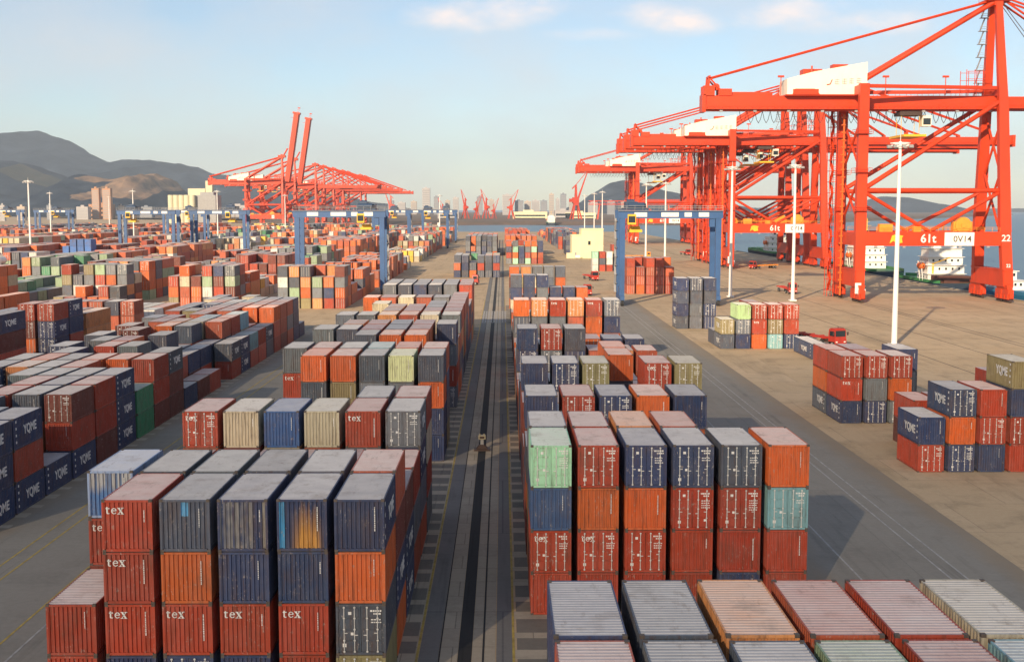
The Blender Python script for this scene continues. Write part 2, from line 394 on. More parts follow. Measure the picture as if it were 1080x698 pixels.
hill('hills', [(-120,160),(-60,153),(0,150),(20,148),(45,147),(60,151),(75,152),(95,162),(120,168),(135,170),(160,165),(180,170),(205,174),(218,182),(250,183),(285,188),(335,198),(400,213),(460,224)], 9000, 2600, [FOREST, ROCK], amp=2.0)
hill('hills', [(-120,176),(-40,172),(0,172),(30,177),(60,186),(90,197),(120,208),(150,217),(175,224)], 6400, 1500, [FOREST, FIELD], lambda u_, v_: 30 < u_ < 110 and .75 < v_ < .95, amp=2.0)
hill('hills', [(40,222),(60,200),(90,188),(110,186),(135,186),(150,182),(165,178),(175,184),(185,196),(200,208),(222,224)], 5200, 900, [FOREST, ROCK], rel=.62, amp=1.7, scar=lambda u_, v_: (128 + 10*math.sin(v_*9) < u_ < 190 and v_ > .38) or (95 < u_ < 160 and .82 < v_ < 1.02))
hill('hills', [(585,224),(610,212),(625,201),(645,188),(656,186),(672,190),(700,200),(745,212),(800,222)], 7600, 1300, [FOREST, FIELD])
hill('hills', [(868,223),(905,212),(930,206),(950,206),(975,213),(1010,222)], 9500, 1200, [FOREST, FIELD])
hill('hills', [(690,222),(780,218),(860,219),(960,220),(1080,219),(1200,222)], 13000, 1200, [FOREST, FIELD])

# unseen cloud added behind the camera to dim the sun on the near yard
def added_shade_cloud(cx, cy, cz, a, b, c, tau):
    m = MB(); n, k = 40, 20; vs = []
    for j in range(k+1):
        th = math.pi*j/k
        for i in range(n):
            ph = 2*math.pi*i/n; d = Vector((math.sin(th)*math.cos(ph), math.sin(th)*math.sin(ph), math.cos(th)))
            d *= 1 + .10*mnoise.noise(d*2.3 + Vector((3, 1, 8)))
            vs.append((d.x*b, d.y*a, d.z*c))
    m.add(vs, [(j*n+i, (j+1)*n+i, (j+1)*n+(i+1)%n, j*n+(i+1)%n) for j in range(k) for i in range(n)])
    mm = bpy.data.materials.new('shade_cloud_vapour'); mm.use_nodes = True; t = mm.node_tree; t.nodes.clear()
    o = N(t, 'ShaderNodeOutputMaterial'); p = N(t, 'ShaderNodeVolumePrincipled'); p.inputs['Color'].default_value = (1,1,1,1)
    el = R_(SUN_EL); path = 2/math.sqrt((math.cos(el)/a)**2 + (math.sin(el)/c)**2)
    p.inputs['Density'].default_value = tau/path; t.links.new(p.outputs[0], o.inputs['Volume'])
    ob = struct(m.build('added_cloud', mm)); ob.location = (cx, cy, cz); ob.rotation_euler = (0, 0, -R_(SUN_AZ))
_h = 900/math.tan(R_(SUN_EL))
added_shade_cloud(0 - _h*math.sin(R_(SUN_AZ)), -190 - _h*math.cos(R_(SUN_AZ)), 900, 250, 1300, 105, 1.7)

# ------------------------------------------------------------------ shipping containers
W, H, TZ, PX = 2.438, 2.591, 2.602, 2.84
L20, L40 = 6.058, 12.192
PAL = {  # letter: (base colour, words)
 'R': ((.40,.048,.020), 'rust red'), 'O': ((.64,.125,.022), 'bright orange'), 'B': ((.027,.050,.125), 'navy blue'),
 'b': ((.035,.10,.26), 'mid blue'), 'N': ((.075,.094,.130), 'slate blue'), 'G': ((.155,.175,.20), 'grey'),
 'C': ((.60,.52,.36), 'cream'), 'T': ((.27,.225,.11), 'olive tan'), 'M': ((.36,.66,.46), 'mint green'),
 'g': ((.05,.26,.13), 'green'), 'K': ((.22,.42,.46), 'pale teal'), 'W': ((.74,.73,.68), 'white'),
 'Y': ((.78,.50,.06), 'yellow'), 'S': ((.47,.095,.042), 'salmon red'), 'D': ((.17,.032,.022), 'dark maroon'),
 'L': ((.30,.44,.62), 'weathered blue'), 'P': ((.70,.27,.09), 'peach orange'), 'V': ((.62,.66,.36), 'lime cream'),
 'E': ((.30,.42,.26), 'sage green'), 'l': ((.44,.64,.32), 'light green'), 'U': ((.045,.15,.42), 'royal blue')}
CONT = []      # every container: dict(x,y,z,L,code,door,tex,side,...)
def rand_code(rng, pal='RROOSSBBNNGGDPCT'): return rng.choice(pal)
def stack(block, col, row, x, y, spec, rng, L=L20, pal='RROOSSBBNNGGDPCT', side=''):
    if spec in ('-', ''): return
    body, _, h = spec.partition('@'); toks = body.split('/')
    h = int(h) if h else len(toks)
    while len(toks) < h: toks.append('?')
    for i, tk in enumerate(toks[:h]):
        lv = h-1-i
        d = dict(block=block, col=col, row=row, x=x + W/2, y=y + L/2, z=lv*TZ, L=L, h=h, lv=lv)
        if tk[0] == '?':
            d['code'] = rand_code(rng, pal); d['door'] = rng.random() < .4; d['tex'] = d['code'] in 'RS' and rng.random() < .3; d['side'] = side if d['code'] in 'BN' and rng.random() < .5 else ''
        else:
            d['code'] = tk[0]; d['door'] = 'd' in tk[1:]; d['tex'] = '*' in tk; d['side'] = side if 'y' in tk[1:] else ''
            for ch in '123456':
                if '!'+ch in tk: d['wx'] = ch
        CONT.append(d)
def rows(block, x0, z0, pitch, table, side='', rng=None, pal='RROOSSBBNNGGDPCT'):
    for k, s in table.items():
        for c, tk in enumerate(s.split()):
            stack(block, c, k, x0 + c*PX + rng.uniform(-.04,.04), z0 + pitch*k + rng.uniform(-.06,.06), tk, rng, side=side, pal=pal)
rng = random.Random(11)
LT = {0:'R/R* R*/R*/R*/B N!1/O/R*/Bd B!2/B/R*/B B!3/B/R*/R By/O/Nd/Td',
 1:'L!4/R*/R/B N@4 G@4 N@4 G@4 S@4', 2:'?@3 ?@3 ?@3 ?@3 ?@3 D@3', 3:'?@3 ?@3 ?@3 ?@3 ?@3 R@3',
 4:'Rd*@4 C!5@4 b@4 C@4 R*@4 Gdy@4', 5:'?@3 ?@3 ?@3 ?@3 G@4 R@4',
 9:'- O/N@4 O/T@4 N/G@4 V/G@4 N/O/B/B', 10:'G/R*@4 S@4 G@4 K@4 S@4 S@4', 11:'?@2 ?@2 ?@2 ?@2 ?@2 -',
 12:'- - N@4 O@4 O@4 -', 13:'G@4 N@4 R*@4 N@4 O@4 -', 14:'?@2 P@4 O@4 N@4 S@4 B@4', 15:'?@2 ?@3 ?@3 ?@3 ?@3 ?@3',
 16:'G@4 G@4 P@4 S@4 C@4 G@4', 17:'?@2 ?@2 P@4 S@4 S@4 R@4', 18:'?@2 ?@2 P@4 S@4 N@4 R@4', 19:'?@2 C@4 ?@3 ?@3 N@4 R@4',
 20:'?@2 ?@2 ?@3 ?@3 ?@3 S@4', 21:'O@4 S@4 C@4 S@4 G@4 R@4', 22:'?@2 ?@2 ?@3 ?@3 ?@3 R@4', 23:'?@2 ?@2 ?@2 ?@2 ?@2 ?@3', 24:'?@2 ?@2 ?@2 ?@2 ?@2 ?@3', 25:'?@2 ?@3 ?@2 ?@3 ?@2 ?@3',
 26:'G@4 N@4 B@4 N@4 G@4 R@4', 27:'G@4 N@4 B@4 G@4 N@4 S@4', 28:'G@4 G@4 N@4 G@4 N@4 R@4'}
rows('L', -22.36, 57.9, 6.5, LT, 'R', rng)
RT = {-1:'S@4 G@4 N@4 E@4 R@4 K@4', 0:'B@4 N@4 P@4 S@4 R@4 C@4',
 5:'Md/b/Rd*/R Rd/O/Rd*/R Bd/O/Rd/R Bd/Rd/R/R Nd/Rd/R/B O/Kd/R/R', 6:'G@4 R@4 P@4 S@4 - -', 7:'?@3 ?@3 ?@3 ?@3 - -',
 8:'B@4 Rd@4 Bd@4 O@4 B@4 -', 9:'?@2 ?@3 ?@3 ?@3 ?@2 -', 10:'?@3 ?@3 ?@3 ?@2 ?@2 -',
 11:'B@4 Bd@4 Td@4 - Rd*@4 Td@4', 12:'?@3 ?@3 ?@3 O@4 ?@2 ?@2', 13:'?@2 ?@2 ?@2 O@4 ?@2 ?@2', 14:'?@2 ?@2 ?@2 ?@2 ?@2 ?@2', 15:'?@2 ?@2 ?@2 ?@2 ?@2 ?@2',
 16:'B/Bd@4 Rd/Gd@4 N/Bd@4 S@3 P@3 S@3', 17:'?@3 ?@3 ?@3 ?@2 ?@2 ?@2', 18:'?@2 ?@2 ?@2 Od@3 B@3 B@3', 19:'?@2 ?@2 ?@2 ?@2 ?@2 ?@2', 21:'?@2 ?@2 ?@2 ?@2 ?@2 ?@2',
 23:'O@4 Pd/G@4 R*/G@4 Pd/S@4 R*/O@4 Gd/B@4', 24:'?@3 ?@3 ?@3 ?@3 ?@3 ?@3', 26:'?@2 ?@2 ?@2 ?@2 ?@2 ?@2', 29:'?@2 ?@2 ?@2 ?@2 ?@2 ?@2',
 34:'N/B@4 B/B@4 B/G@4 B@3 B@3 O@3', 36:'?@2 ?@2 ?@2 ?@2 ?@2 ?@2', 40:'O@4 P@4 G@4 G@4 N@4 -'}
rows('R', 1.7, 38.9, 6.5, RT, 'L', rng)
CT = {-1:'?@2 ?@3 N@2 R@3 G@3 By/By/By', 0:'G@2 N@3 R@3 G@3 G@3 By/R/By', 1:'?@2 ?@3 R@3 N@3 S@2 By', 2:'?@3 G@3 N@3 R@3 N@3 Dd/R/By', 3:'?@2 ?@3 S@2 R@3 B@3 R/R/D', 4:'?@3 ?@2 G@3 N@3 G@3 By/By/By',
 5:'?@3 P@3 G@3 S@3 B@2 g/g', 6:'?@3 O@3 N@3 O@3 O@3 R/R/D', 7:'?@2 ?@3 ?@2 G@2 G@2 Ny/Dd/D', 8:'?@3 ?@2 R@3 G@3 N@2 B', 9:'?@2 G@3 O@3 ?@2 ?@2 D', 10:'?@3 ?@2 ?@2 N@3 B@2 R', 11:'?@2 ?@3 O@2 G@2 B@2 -',
 12:'?@3 ?@2 O@3 N@3 B@2 Ny/R', 13:'?@2 ?@3 P@3 C@3 S@3 By/By', 14:'?@3 ?@3 ?@2 K@3 R@3 K/R', 15:'?@2 ?@2 ?@3 ?@2 K@3 R/R', 16:'?@3 ?@3 ?@3 S@3 ?@2 Ny/Ny', 17:'?@3 ?@2 S@3 R@3 O@3 O/R/R',
 18:'?@3 ?@3 ?@3 ?@3 ?@3 R/R/D', 19:'?@2 ?@3 W@3 K@3 ?@3 R@3', 20:'?@3 ?@3 ?@2 N@3 B@3 By/By/By', 21:'?@3 ?@2 ?@3 ?@2 By By'}
rows('C', -55.64, 95.8, 6.5, CT, 'R', rng)
def drow(row, x0, y, s, L=L20):
    for c, tk in enumerate(s.split()): stack('D', c, row, x0 + c*PX, y, tk, rng, L, side='L', pal='RRRSSO' if row in (8, 9) else 'RROOSSBBNNGGDPCT')
drow(0, 38.75, 111.2, 'By/Rd Bdy/O/Bd R/Rd/B Ty/B/Rd/R R@3'); drow(1, 38.75, 121.2, '- R@2 ?@2 ?@2 R@3')
drow(2, 38.7, 137.2, 'Rd/R*/By Rd/G/Bd Rd/O/Gd'); drow(3, 38.7, 143.8, 'R@3 R@3 - B@3')
drow(4, 50.5, 196.5, 'By', L40); drow(5, 38.3, 212, 'Tdy/Ny l/Gd/B Rd/R*/O Rd/Td/Kd Rd/R/Bd'); drow(6, 38.3, 218.6, 'N N R@3')
drow(7, 35.7, 248, 'By/Ny/By/Ny Nd/N/G/G B/N/Bd/Bd'); drow(8, 36.0, 352, 'R@4 Rd@3 R@4 R@4 S@3'); drow(9, 36.0, 358.6, 'O@4 R@4 S@4 R@3 O@4'); drow(10, 35.6, 482, 'M/W/W R/N/R W/W/R'); drow(11, 44, 490, 'R@4')
# the rest of the yard: blocks repeat every 28.5 m to the left, cut by cross lanes
rng = random.Random(5)
def yard(block, x0, y0, y1, hmax, pal, dens=.93):
    y = y0; k = 0; runpal = pal; hh = hmax
    while y < y1:
        cross = any(a < y + 6 and y < b for a, b in ((254,298),(520,548),(790,815),(1040,1065)))
        L = L40 if rng.random() < .3 else L20
        cross = cross or (block == 'H' and (358 < y < 376 or 462 < y < 480))
        if not cross and rng.random() < dens:
            if rng.random() < .22:
                runpal = rng.choice((pal, 'OOORRS', 'BBNNG', 'OPSS', 'EEGGg', 'WCYC', 'RRDD', 'OOOS', pal, pal)); hh = rng.choice((hmax, hmax-1, hmax, max(2, hmax-2)))
            for c in range(6):
                h = max(1, hh - (rng.random() < .25) - (rng.random() < .12))
                pp = runpal if rng.random() < .75 else pal
                stack(block, c, k, x0 + c*PX + rng.uniform(-.05,.05), y, '?@%d' % h, rng, L, pal=pp, side='R')
        y += L + .45; k += 1
GEN = 'RROOOSSBNNGGDPCTEW'
stack('E', 5, 0, -69.4, 158, 'By/D/R/D', rng, L40, side='R'); stack('E', 4, 0, -72.3, 158, 'N@3', rng, L40); stack('E', 3, 0, -75.1, 158, 'R@3', rng, L40)
stack('E', 5, 1, -69.4, 181, 'Rd/?/?/?', rng, side='R'); stack('E', 4, 1, -72.3, 181, 'Rd@4', rng); stack('E', 5, 2, -69.4, 187.5, 'By/B/R/D', rng, side='R'); stack('E', 4, 2, -72.3, 187.5, 'G@3', rng)
yard('E', -83.6, 195, 1300, 4, GEN); yard('F', -112.6, 215, 1300, 4, GEN)
X_ = -141.1; nm = 'GHIJKMNOPQST'
for i in range(12):
    yard(nm[i], X_ - i*28.5, 255 + i*42, 1320, 4, GEN if i % 3 else 'OOOOSRPPWC')
yard('c', -55.6, 300, 1000, 4, GEN, .85); yard('d', 34.5, 660, 1200, 4, 'OORRSPB', .7)
yard('l', -17.6, 438, 470, 3, 'NNBRO'); yard('l', -19.5, 640, 760, 4, 'NGBNGO', .95); yard('r', 1.7, 548, 700, 4, 'ORMORSGB'); yard('r', 1.7, 820, 980, 4, 'ORSGR', .7)
for s in ('c','l'): pass
# tank containers stand on this row
for c in range(6): stack('H', c, 90, -167.5 + c*PX, 366, 'O@3', rng, L20, pal='ORRPS')

for c in range(4): stack('H', c, 91, -169.6 + c*PX, 470, 'U/U/U/?/?' if c else 'U/U/?/?', rng, L20)
# which containers are seen, and how large (software z-buffer over the boxes)
PXW, PXH = 720, 466
ang = PITCH
def project(P):
    d = P - np.array([0, 0, CAMZ]); cy, sy = math.cos(YAW), math.sin(YAW)
    x = d[:,0]*cy - d[:,1]*sy; y = d[:,0]*sy + d[:,1]*cy; z = d[:,2]
    zc = y*math.cos(ang) - z*math.sin(ang); yc = z*math.cos(ang) + y*math.sin(ang)
    k = PXW/1080; zc = np.maximum(zc, .5)
    return np.stack([(540 + x/zc*F_PX)*k, (349 - yc/zc*F_PX)*k, zc], 1)
def visible():
    zb = np.full((PXH, PXW), 1e9); ib = np.full((PXH, PXW), -1, int)
    for i, c in enumerate(CONT):
        x0, x1, y0, y1, z0, z1 = c['x']-W/2, c['x']+W/2, c['y']-c['L']/2, c['y']+c['L']/2, c['z'], c['z']+H
        q = [[(x0,y0,z0),(x1,y0,z0),(x1,y0,z1),(x0,y0,z1)], [(x0,y0,z1),(x1,y0,z1),(x1,y1,z1),(x0,y1,z1)]]
        if x0 > 0: q.append([(x0,y0,z0),(x0,y1,z0),(x0,y1,z1),(x0,y0,z1)])
        if x1 < 0: q.append([(x1,y0,z0),(x1,y1,z0),(x1,y1,z1),(x1,y0,z1)])
        for quad in q:
            p = project(np.array(quad, float))
            if p[:,2].min() < 1: continue
            ax, ay = max(0, int(p[:,0].min())), max(0, int(p[:,1].min())); bx, by = min(PXW-1, int(p[:,0].max())+1), min(PXH-1, int(p[:,1].max())+1)
            if ax > bx or ay > by: continue
            gx, gy = np.meshgrid(np.arange(ax, bx+1)+.5, np.arange(ay, by+1)+.5)
            s = None; inside = np.ones(gx.shape, bool); inside2 = inside.copy()
            for a in range(4):
                e = (p[(a+1)%4,0]-p[a,0])*(gy-p[a,1]) - (p[(a+1)%4,1]-p[a,1])*(gx-p[a,0])
                inside &= e >= 0; inside2 &= e <= 0
            inside |= inside2
            if not inside.any(): continue
            A = np.stack([p[:,0], p[:,1], np.ones(4)], 1); co = np.linalg.lstsq(A, 1/p[:,2], rcond=None)[0]
            z = 1/np.maximum(co[0]*gx + co[1]*gy + co[2], 1e-6)
            sub = zb[ay:by+1, ax:bx+1]; m = inside & (z < sub - .01)
            sub[m] = z[m]; ib[ay:by+1, ax:bx+1][m] = i
    return np.bincount(ib[ib >= 0], minlength=len(CONT))
AREA = visible()
order = np.argsort(-AREA)[:300]
SEL = set(int(i) for i in order if AREA[i] > 0)
print('containers', len(CONT), 'visible', int((AREA > 0).sum()), 'smallest individual', int(AREA[order[-1]]), 'blocks', sorted({CONT[i]['block'] for i in SEL}))

# --- shared part meshes
def corrugate(n, length, depth, duty=.36):
    """trapezoid profile: list of (t, offset) along length, offset 0 (out) or -depth (in)"""
    p = length/n; pr = [(0, 0)]; 
    for i in range(n):
        a = i*p
        pr += [(a+p*.20, 0), (a+p*.29, -depth), (a+p*.71, -depth), (a+p*.80, 0)]
    pr.append((length, 0)); return pr
PARTS = {}
def part_meshes(L):
    if L in PARTS: return PARTS[L]
    hw, hl = W/2, L/2; P = {}
    f = MB()
    for sx in (-1, 1):
        for sy in (-1, 1):
            xa, xb = sorted((sx*hw, sx*(hw-.11))); ya, yb = sorted((sy*hl, sy*(hl-.13)))
            f.box(xa, xb, ya, yb, .118, H-.118)
            xa, xb = sorted((sx*(hw+.004), sx*(hw-.165))); ya, yb = sorted((sy*(hl+.004), sy*(hl-.178)))
            f.box(xa, xb, ya, yb, 0, .118, 1); f.box(xa, xb, ya, yb, H-.118, H, 1)
        xa, xb = sorted((sx*hw, sx*(hw-.06)))
        f.box(xa, xb, -hl+.18, hl-.18, H-.08, H-.02); f.box(xa, xb, -hl+.18, hl-.18, .03, .17)
    for sy in (-1, 1):
        ya, yb = sorted((sy*hl, sy*(hl-.08)))
        f.box(-hw+.168, hw-.168, ya, yb, H-.12, H-.015); f.box(-hw+.168, hw-.168, ya, yb, .03, .16)
    f.box(-hw+.06, hw-.06, -hl+.09, hl-.09, .10, .14)
    P['frame'] = f.mesh('frame', [PAINT, CAST])
    s = MB(); pr = corrugate(int(L/.276), L-.26, .040)
    for sx in (-1, 1):
        vs = [(sx*(hw-.012+o), -hl+.13+t, z) for t, o in pr for z in (.17, H-.08)]
        fs = [(2*i, 2*i+2, 2*i+3, 2*i+1) if sx > 0 else (2*i+1, 2*i+3, 2*i+2, 2*i) for i in range(len(pr)-1)]
        m = MB(); m.add(vs, fs); P['side%d' % sx] = m.mesh('side_wall', PAINT)
    pr = corrugate(10, W-.22, .068)
    def end(sy, zs, colf=None):
        m = MB()
        for a in range(len(zs)-1):
            for i in range(len(pr)-1):
                (t0, o0), (t1, o1) = pr[i], pr[i+1]
                c = colf((t0+t1)/2/(W-.22), (zs[a]+zs[a+1])/2/H, o0+o1) if colf else None
                x0_, x1_ = -hw+.11+t0, -hw+.11+t1; y_0, y_1 = sy*(hl-.03+o0), sy*(hl-.03+o1)
                q = [(x0_,y_0,zs[a]),(x1_,y_1,zs[a]),(x1_,y_1,zs[a+1]),(x0_,y_0,zs[a+1])]
                m.add(q if sy < 0 else q[::-1], [(0,1,2,3)], 0, c)
        return m
    P['end'] = end(-1, [.16, H-.12]).mesh('end_wall', PAINT); P['back'] = end(1, [.16, H-.12]).mesh('end_wall', PAINT)
    P['endf'] = end
    rp = corrugate(int(L/.27), L-.2, .030); m = MB()
    m.add([(x, -hl+.1+t, H-.022+o) for t, o in rp for x in (-hw+.06, hw-.06)], [(2*i, 2*i+1, 2*i+3, 2*i+2) for i in range(len(rp)-1)])
    P['roof'] = m.mesh('roof', ROOFP)
    for k, sx in enumerate((-1, 1)):
        m = MB(); xa, xb = sorted((sx*.012, sx*(hw-.115))); yo = -hl+.045
        m.box(xa, xb, yo, yo+.05, .17, H-.125)
        for z0_, z1_ in ((.24,.72),(.80,1.28),(1.36,1.84),(1.92,2.38)):     # pressed panels stand proud
            m.box(xa+.09, xb-.09, yo-.040, yo+.004, z0_, z1_)
        for z in (.35, 1.0, 1.65, 2.25):
            xh = xb if sx > 0 else xa
            m.box(xh-.045, xh+.045, yo-.035, yo-.002, z-.06, z+.06)
        P['door%d' % k] = m.mesh('door', PAINT)
        for j, xf in enumerate((.27, .74)):
            xx = sx*(.012 + xf*(hw-.127)); b = MB()
            b.tube((xx, yo-.072, .15), (xx, yo-.072, H-.12), .024, 6)
            for z in (.2, .76, 1.32, 1.88, 2.42): b.box(xx-.05, xx+.05, yo-.09, yo-.041, z-.03, z+.03)
            hx = xx - sx*.17; b.box(min(xx, hx), max(xx, hx), yo-.105, yo-.08, 1.02 + .1*j, 1.06 + .1*j)
            P['bar%d%d' % (k, j)] = b.mesh('locking_bar', BARM)
    rg = random.Random(3)
    for vv in range(6):
        m = MB(); yo = -hl - .006
        z = 2.22 - .07*(vv % 3); xr = hw - (.44, .50, .40, .53, .47, .36)[vv]; wd_ = (.05, .04, .06, .035, .045, .05)[vv]; zend = (1.02, 1.25, .8, 1.4, .95, 1.5)[vv]
        while z > zend:
            hgt = rg.uniform(.03, .09); m.box(xr-wd_, xr, yo-.002, yo+.002, z-hgt, z); z -= hgt + rg.uniform(.015, .035)
        P['mk_end%d' % vv] = m.mesh('marking', WHITE)
        m = MB(); yo = -hl + .001
        def words(x, z, wd, hh):
            while wd > .05:
                q = rg.uniform(.05, .13); m.box(x, x+min(q, wd), yo-.002, yo+.002, z, z+hh); x += q+.03; wd -= q+.03
        words(.46, 2.2, .55, .09); words(.62, 2.06, .4, .08)
        for r_ in range(2 + (vv*5) % 4): words(.5, 1.78 - r_*.14, .5, .055)
        st = []
        if vv != 1: st.append((-.9, -.72, .42, .60))
        if vv != 0: st.append((-.62, -.46, 2.05, 2.2))
        st.append((.66, .80, .55, .68) if vv == 2 else (-.5, -.36, 1.02, 1.16))
        P['st_door%d' % vv] = []
        for x0_, x1_, z0_, z1_ in st: q_ = MB(); q_.box(x0_, x1_, yo-.002, yo+.002, z0_, z1_); P['st_door%d' % vv].append(q_.mesh('sticker', WHITE))
        P['mk_door%d' % vv] = m.mesh('marking', WHITE)
    PARTS[L] = P; return P
def tex_letters():
    m = MB(); d = .004
    def poly(pts): n = len(pts); m.add([(x,y,-d) for x,y in pts] + [(x,y,d) for x,y in pts], [tuple(range(n))[::-1], tuple(range(n,2*n))] + [(i,(i+1)%n,n+(i+1)%n,n+i) for i in range(n)])
    def q(x0,y0,x1,y1): poly([(x0,y0),(x1,y0),(x1,y1),(x0,y1)])
    q(-.40,-.10,-.33,.20); q(-.44,.10,-.24,.145); poly([(-.40,-.10),(-.36,-.15),(-.27,-.145),(-.235,-.11),(-.33,-.10)])      # t
    n = 16; pts = []                                                                                                            # e
    for i in range(n+1): a = R_(8 + 318*i/n); pts.append((.135*math.cos(a)-.03, .15*math.sin(a)))
    inn = []
    for i in range(n+1): a = R_(8 + 318*i/n); inn.append((.080*math.cos(a)-.03, .115*math.sin(a)))
    for i in range(n): poly([inn[i], pts[i], pts[i+1], inn[i+1]])
    q(-.12,-.005,.085,.035)
    poly([(.16,.14),(.25,.14),(.42,-.14),(.33,-.14)]); poly([(.36,.14),(.40,.14),(.21,-.14),(.17,-.14)])                         # x
    for xx in (.13,.31): q(xx,.14,xx+.15,.165)
    for xx in (.12,.30): q(xx,-.165,xx+.15,-.14)
    return m.mesh('lettering', WHITE)
TEXM = tex_letters(); YQM = text_mesh('YQME', 1.05, WHITE, .03)
TEX_END = oriented(TEXM, AX_FRONT, (-.58, -L20/2-.004, 2.05), 1.0, 1); TEX_DOOR = oriented(TEXM, AX_FRONT, (-.60, -L20/2+.001, 2.08), .92, .95)
def side_text(ax, sx, L):
    me = oriented(YQM, ax, (sx*(W/2+.002), (.35 if sx > 0 else -.35)*L/6, 1.35), 1.0*(1 if L < 7 else 1.35), 1.05)
    return me
EMB = {}
for sx_, k_ in ((1, 'R'), (-1, 'L')):
    q_ = MB(); q_.box(sx_*(W/2+.002)-.002, sx_*(W/2+.002)+.002, -.11, .11, 0, .2); EMB[k_] = q_.mesh('emblem', WHITE)
YQ = {('R', L): side_text(AX_RIGHT, 1, L) for L in (L20, L40)}; YQ.update({('L', L): side_text(AX_LEFT, -1, L) for L in (L20, L40)})
ORD = ['zeroth','first','second','third','fourth','fifth','sixth','seventh','eighth','ninth','tenth','eleventh','twelfth','thirteenth','fourteenth','fifteenth','sixteenth','seventeenth','eighteenth','nineteenth','twentieth']
def wx_colour(kind, base):
    wob = lambda t, s: mnoise.noise(Vector((t*s, kind_seed[kind], 0)))
    mixc = lambda q, k: tuple(base[i] + (q[i]-base[i])*max(0, min(1, k)) for i in range(3))
    sm = lambda e0, e1, v: max(0, min(1, (v-e0)/(e1-e0)))
    def f(t, z, o):
        if kind == '1': return (.10,.36,.62) if .42 < t < .56 and z > .68 else base
        if kind == '2': return mixc((.46,.42,.33), (.35 + .9*wob(t, 37) + .25*mnoise.noise(Vector((t*11, z*6, 2)))) * (1 if o < -.06 else .55)) if t < .74 else mixc((.46,.42,.33), .6 if t > .93 else 0)
        if kind == '3':
            if t < .12: return mixc((.05,.30,.55), .9)
            return mixc((.55,.27,.06), sm(.95, .15, z + .5*abs(t-.6) + .3*wob(t, 17)) * sm(.25, .45, t) * sm(.98, .8, t) * 1.2)
        if kind == '4':
            k = sm(.50, .68, z + .12*wob(t, 12)); q = (.45,.47,.48) if wob(t, 25) > -.1 else (.12,.20,.36)
            return tuple((.07,.20,.46)[i]*(1-k) + q[i]*k for i in range(3))
        return base
    return f
kind_seed = {'1': .1, '2': 3.3, '3': 5.7, '4': 9.2, '5': 2.2}
# visible rows counted from the front, block by block
ROWNO = {}
for b in {CONT[i]['block'] for i in SEL}:
    ks = sorted({round(CONT[i]['y']/3) for i in SEL if CONT[i]['block'] == b})
    merged = []
    for k in ks:
        if not merged or k - merged[-1] > 1: merged.append(k)
        else: merged.append(k) if False else None
    ROWNO[b] = merged
BNAME = {'L': 'left block', 'R': 'right block', 'C': 'outer left block', 'D': 'wharf side', 'E': 'far left block', 'F': 'farther left block', 'G': 'farthest left block', 'c': 'block under the middle gantry', 'l': 'distant left block', 'r': 'distant right block'}
FROM = {'L': 'aisle', 'R': 'aisle', 'C': 'lane', 'D': 'lane'}
used = {}
rg = random.Random(21)
def build_container(c):
    L = c['L']; P = part_meshes(L); base, word = PAL[c['code']]
    j = rg.uniform(.86, 1.14); col = tuple(min(.9, v*j*rg.uniform(.95, 1.05)) for v in base)
    b = c['block']; ks = ROWNO[b]; kk = round(c['y']/3); rn = max(i for i, k in enumerate(ks) if k <= kk or i == 0) + 1
    cn = c['col'] + 1 if b in 'RDdr' else 6 - c['col']
    dn = c['h'] - c['lv']
    tier = 'alone in' if c['h'] == 1 else 'on top of' if dn == 1 else 'at bottom of' if c['lv'] == 0 else ORD[dn] + ' down in'
    look = word + (' white-lettered' if c['tex'] else ' side-lettered' if c['side'] else ' door-end' if c['door'] else '')
    rowt = 'front row' if rn == 1 else (ORD[rn] if rn < len(ORD) else 'row %d' % rn) + (' row' if rn < len(ORD) else '')
    lab = '%s container %s %s stack from %s %s %s' % (look, tier, ORD[cn], FROM.get(b, 'lane'), rowt, BNAME.get(b, 'yard block ' + b))
    r = thing('shipping_container', lab, 'container', (c['x'], c['y'], c['z']), rg.uniform(-.004, .004), 'stacked shipping containers')
    if lab in used: print('DUP LABEL', lab, c, used[lab])
    used[lab] = c
    put('frame', P['frame'], r, None, col)
    put('side_wall', P['side-1'], r, None, col); put('side_wall', P['side1'], r, None, col); put('end_wall', P['back'], r, None, col)
    put('roof', P['roof'], r, None, col)
    if c['door']:
        for k in (0, 1):
            d = put('door', P['door%d' % k], r, None, col)
            for jj in (0, 1): put('locking_bar', P['bar%d%d' % (k, jj)], d, None, col)
        vv = rg.randrange(6); put('marking', P['mk_door%d' % vv], r)
        for q_ in P['st_door%d' % vv]: put('sticker', q_, r)
        if c['tex']: put('lettering', TEX_DOOR, r)
    else:
        if c.get('wx') in ('1','2','3','4'):
            me = P['endf'](-1, [.16 + (H-.28)*i/26 for i in range(27)], wx_colour(c['wx'], col)).mesh('end_wall', PATCH)
            put('end_wall', me, r, None, col)
        else: put('end_wall', P['end'], r, None, col)
        put('marking', P['mk_end%d' % rg.randrange(6)], r)
        if c['tex'] and L == L20: put('lettering', TEX_END, r)
    if c['side']: lt = put('lettering', YQ[(c['side'], L)], r, (0, rg.uniform(-.3,.3), rg.uniform(-.1,.08))); lt.scale = (1, rg.uniform(.9, 1.05), rg.uniform(.94, 1.02))
    if c['side']:
        for z_ in (2.15, 1.6, 1.05, .5): put('emblem', EMB[c['side']], r, (0, -L*.415, z_))
for i in sorted(SEL): build_container(CONT[i])
mb = MB(); rg2 = random.Random(4)
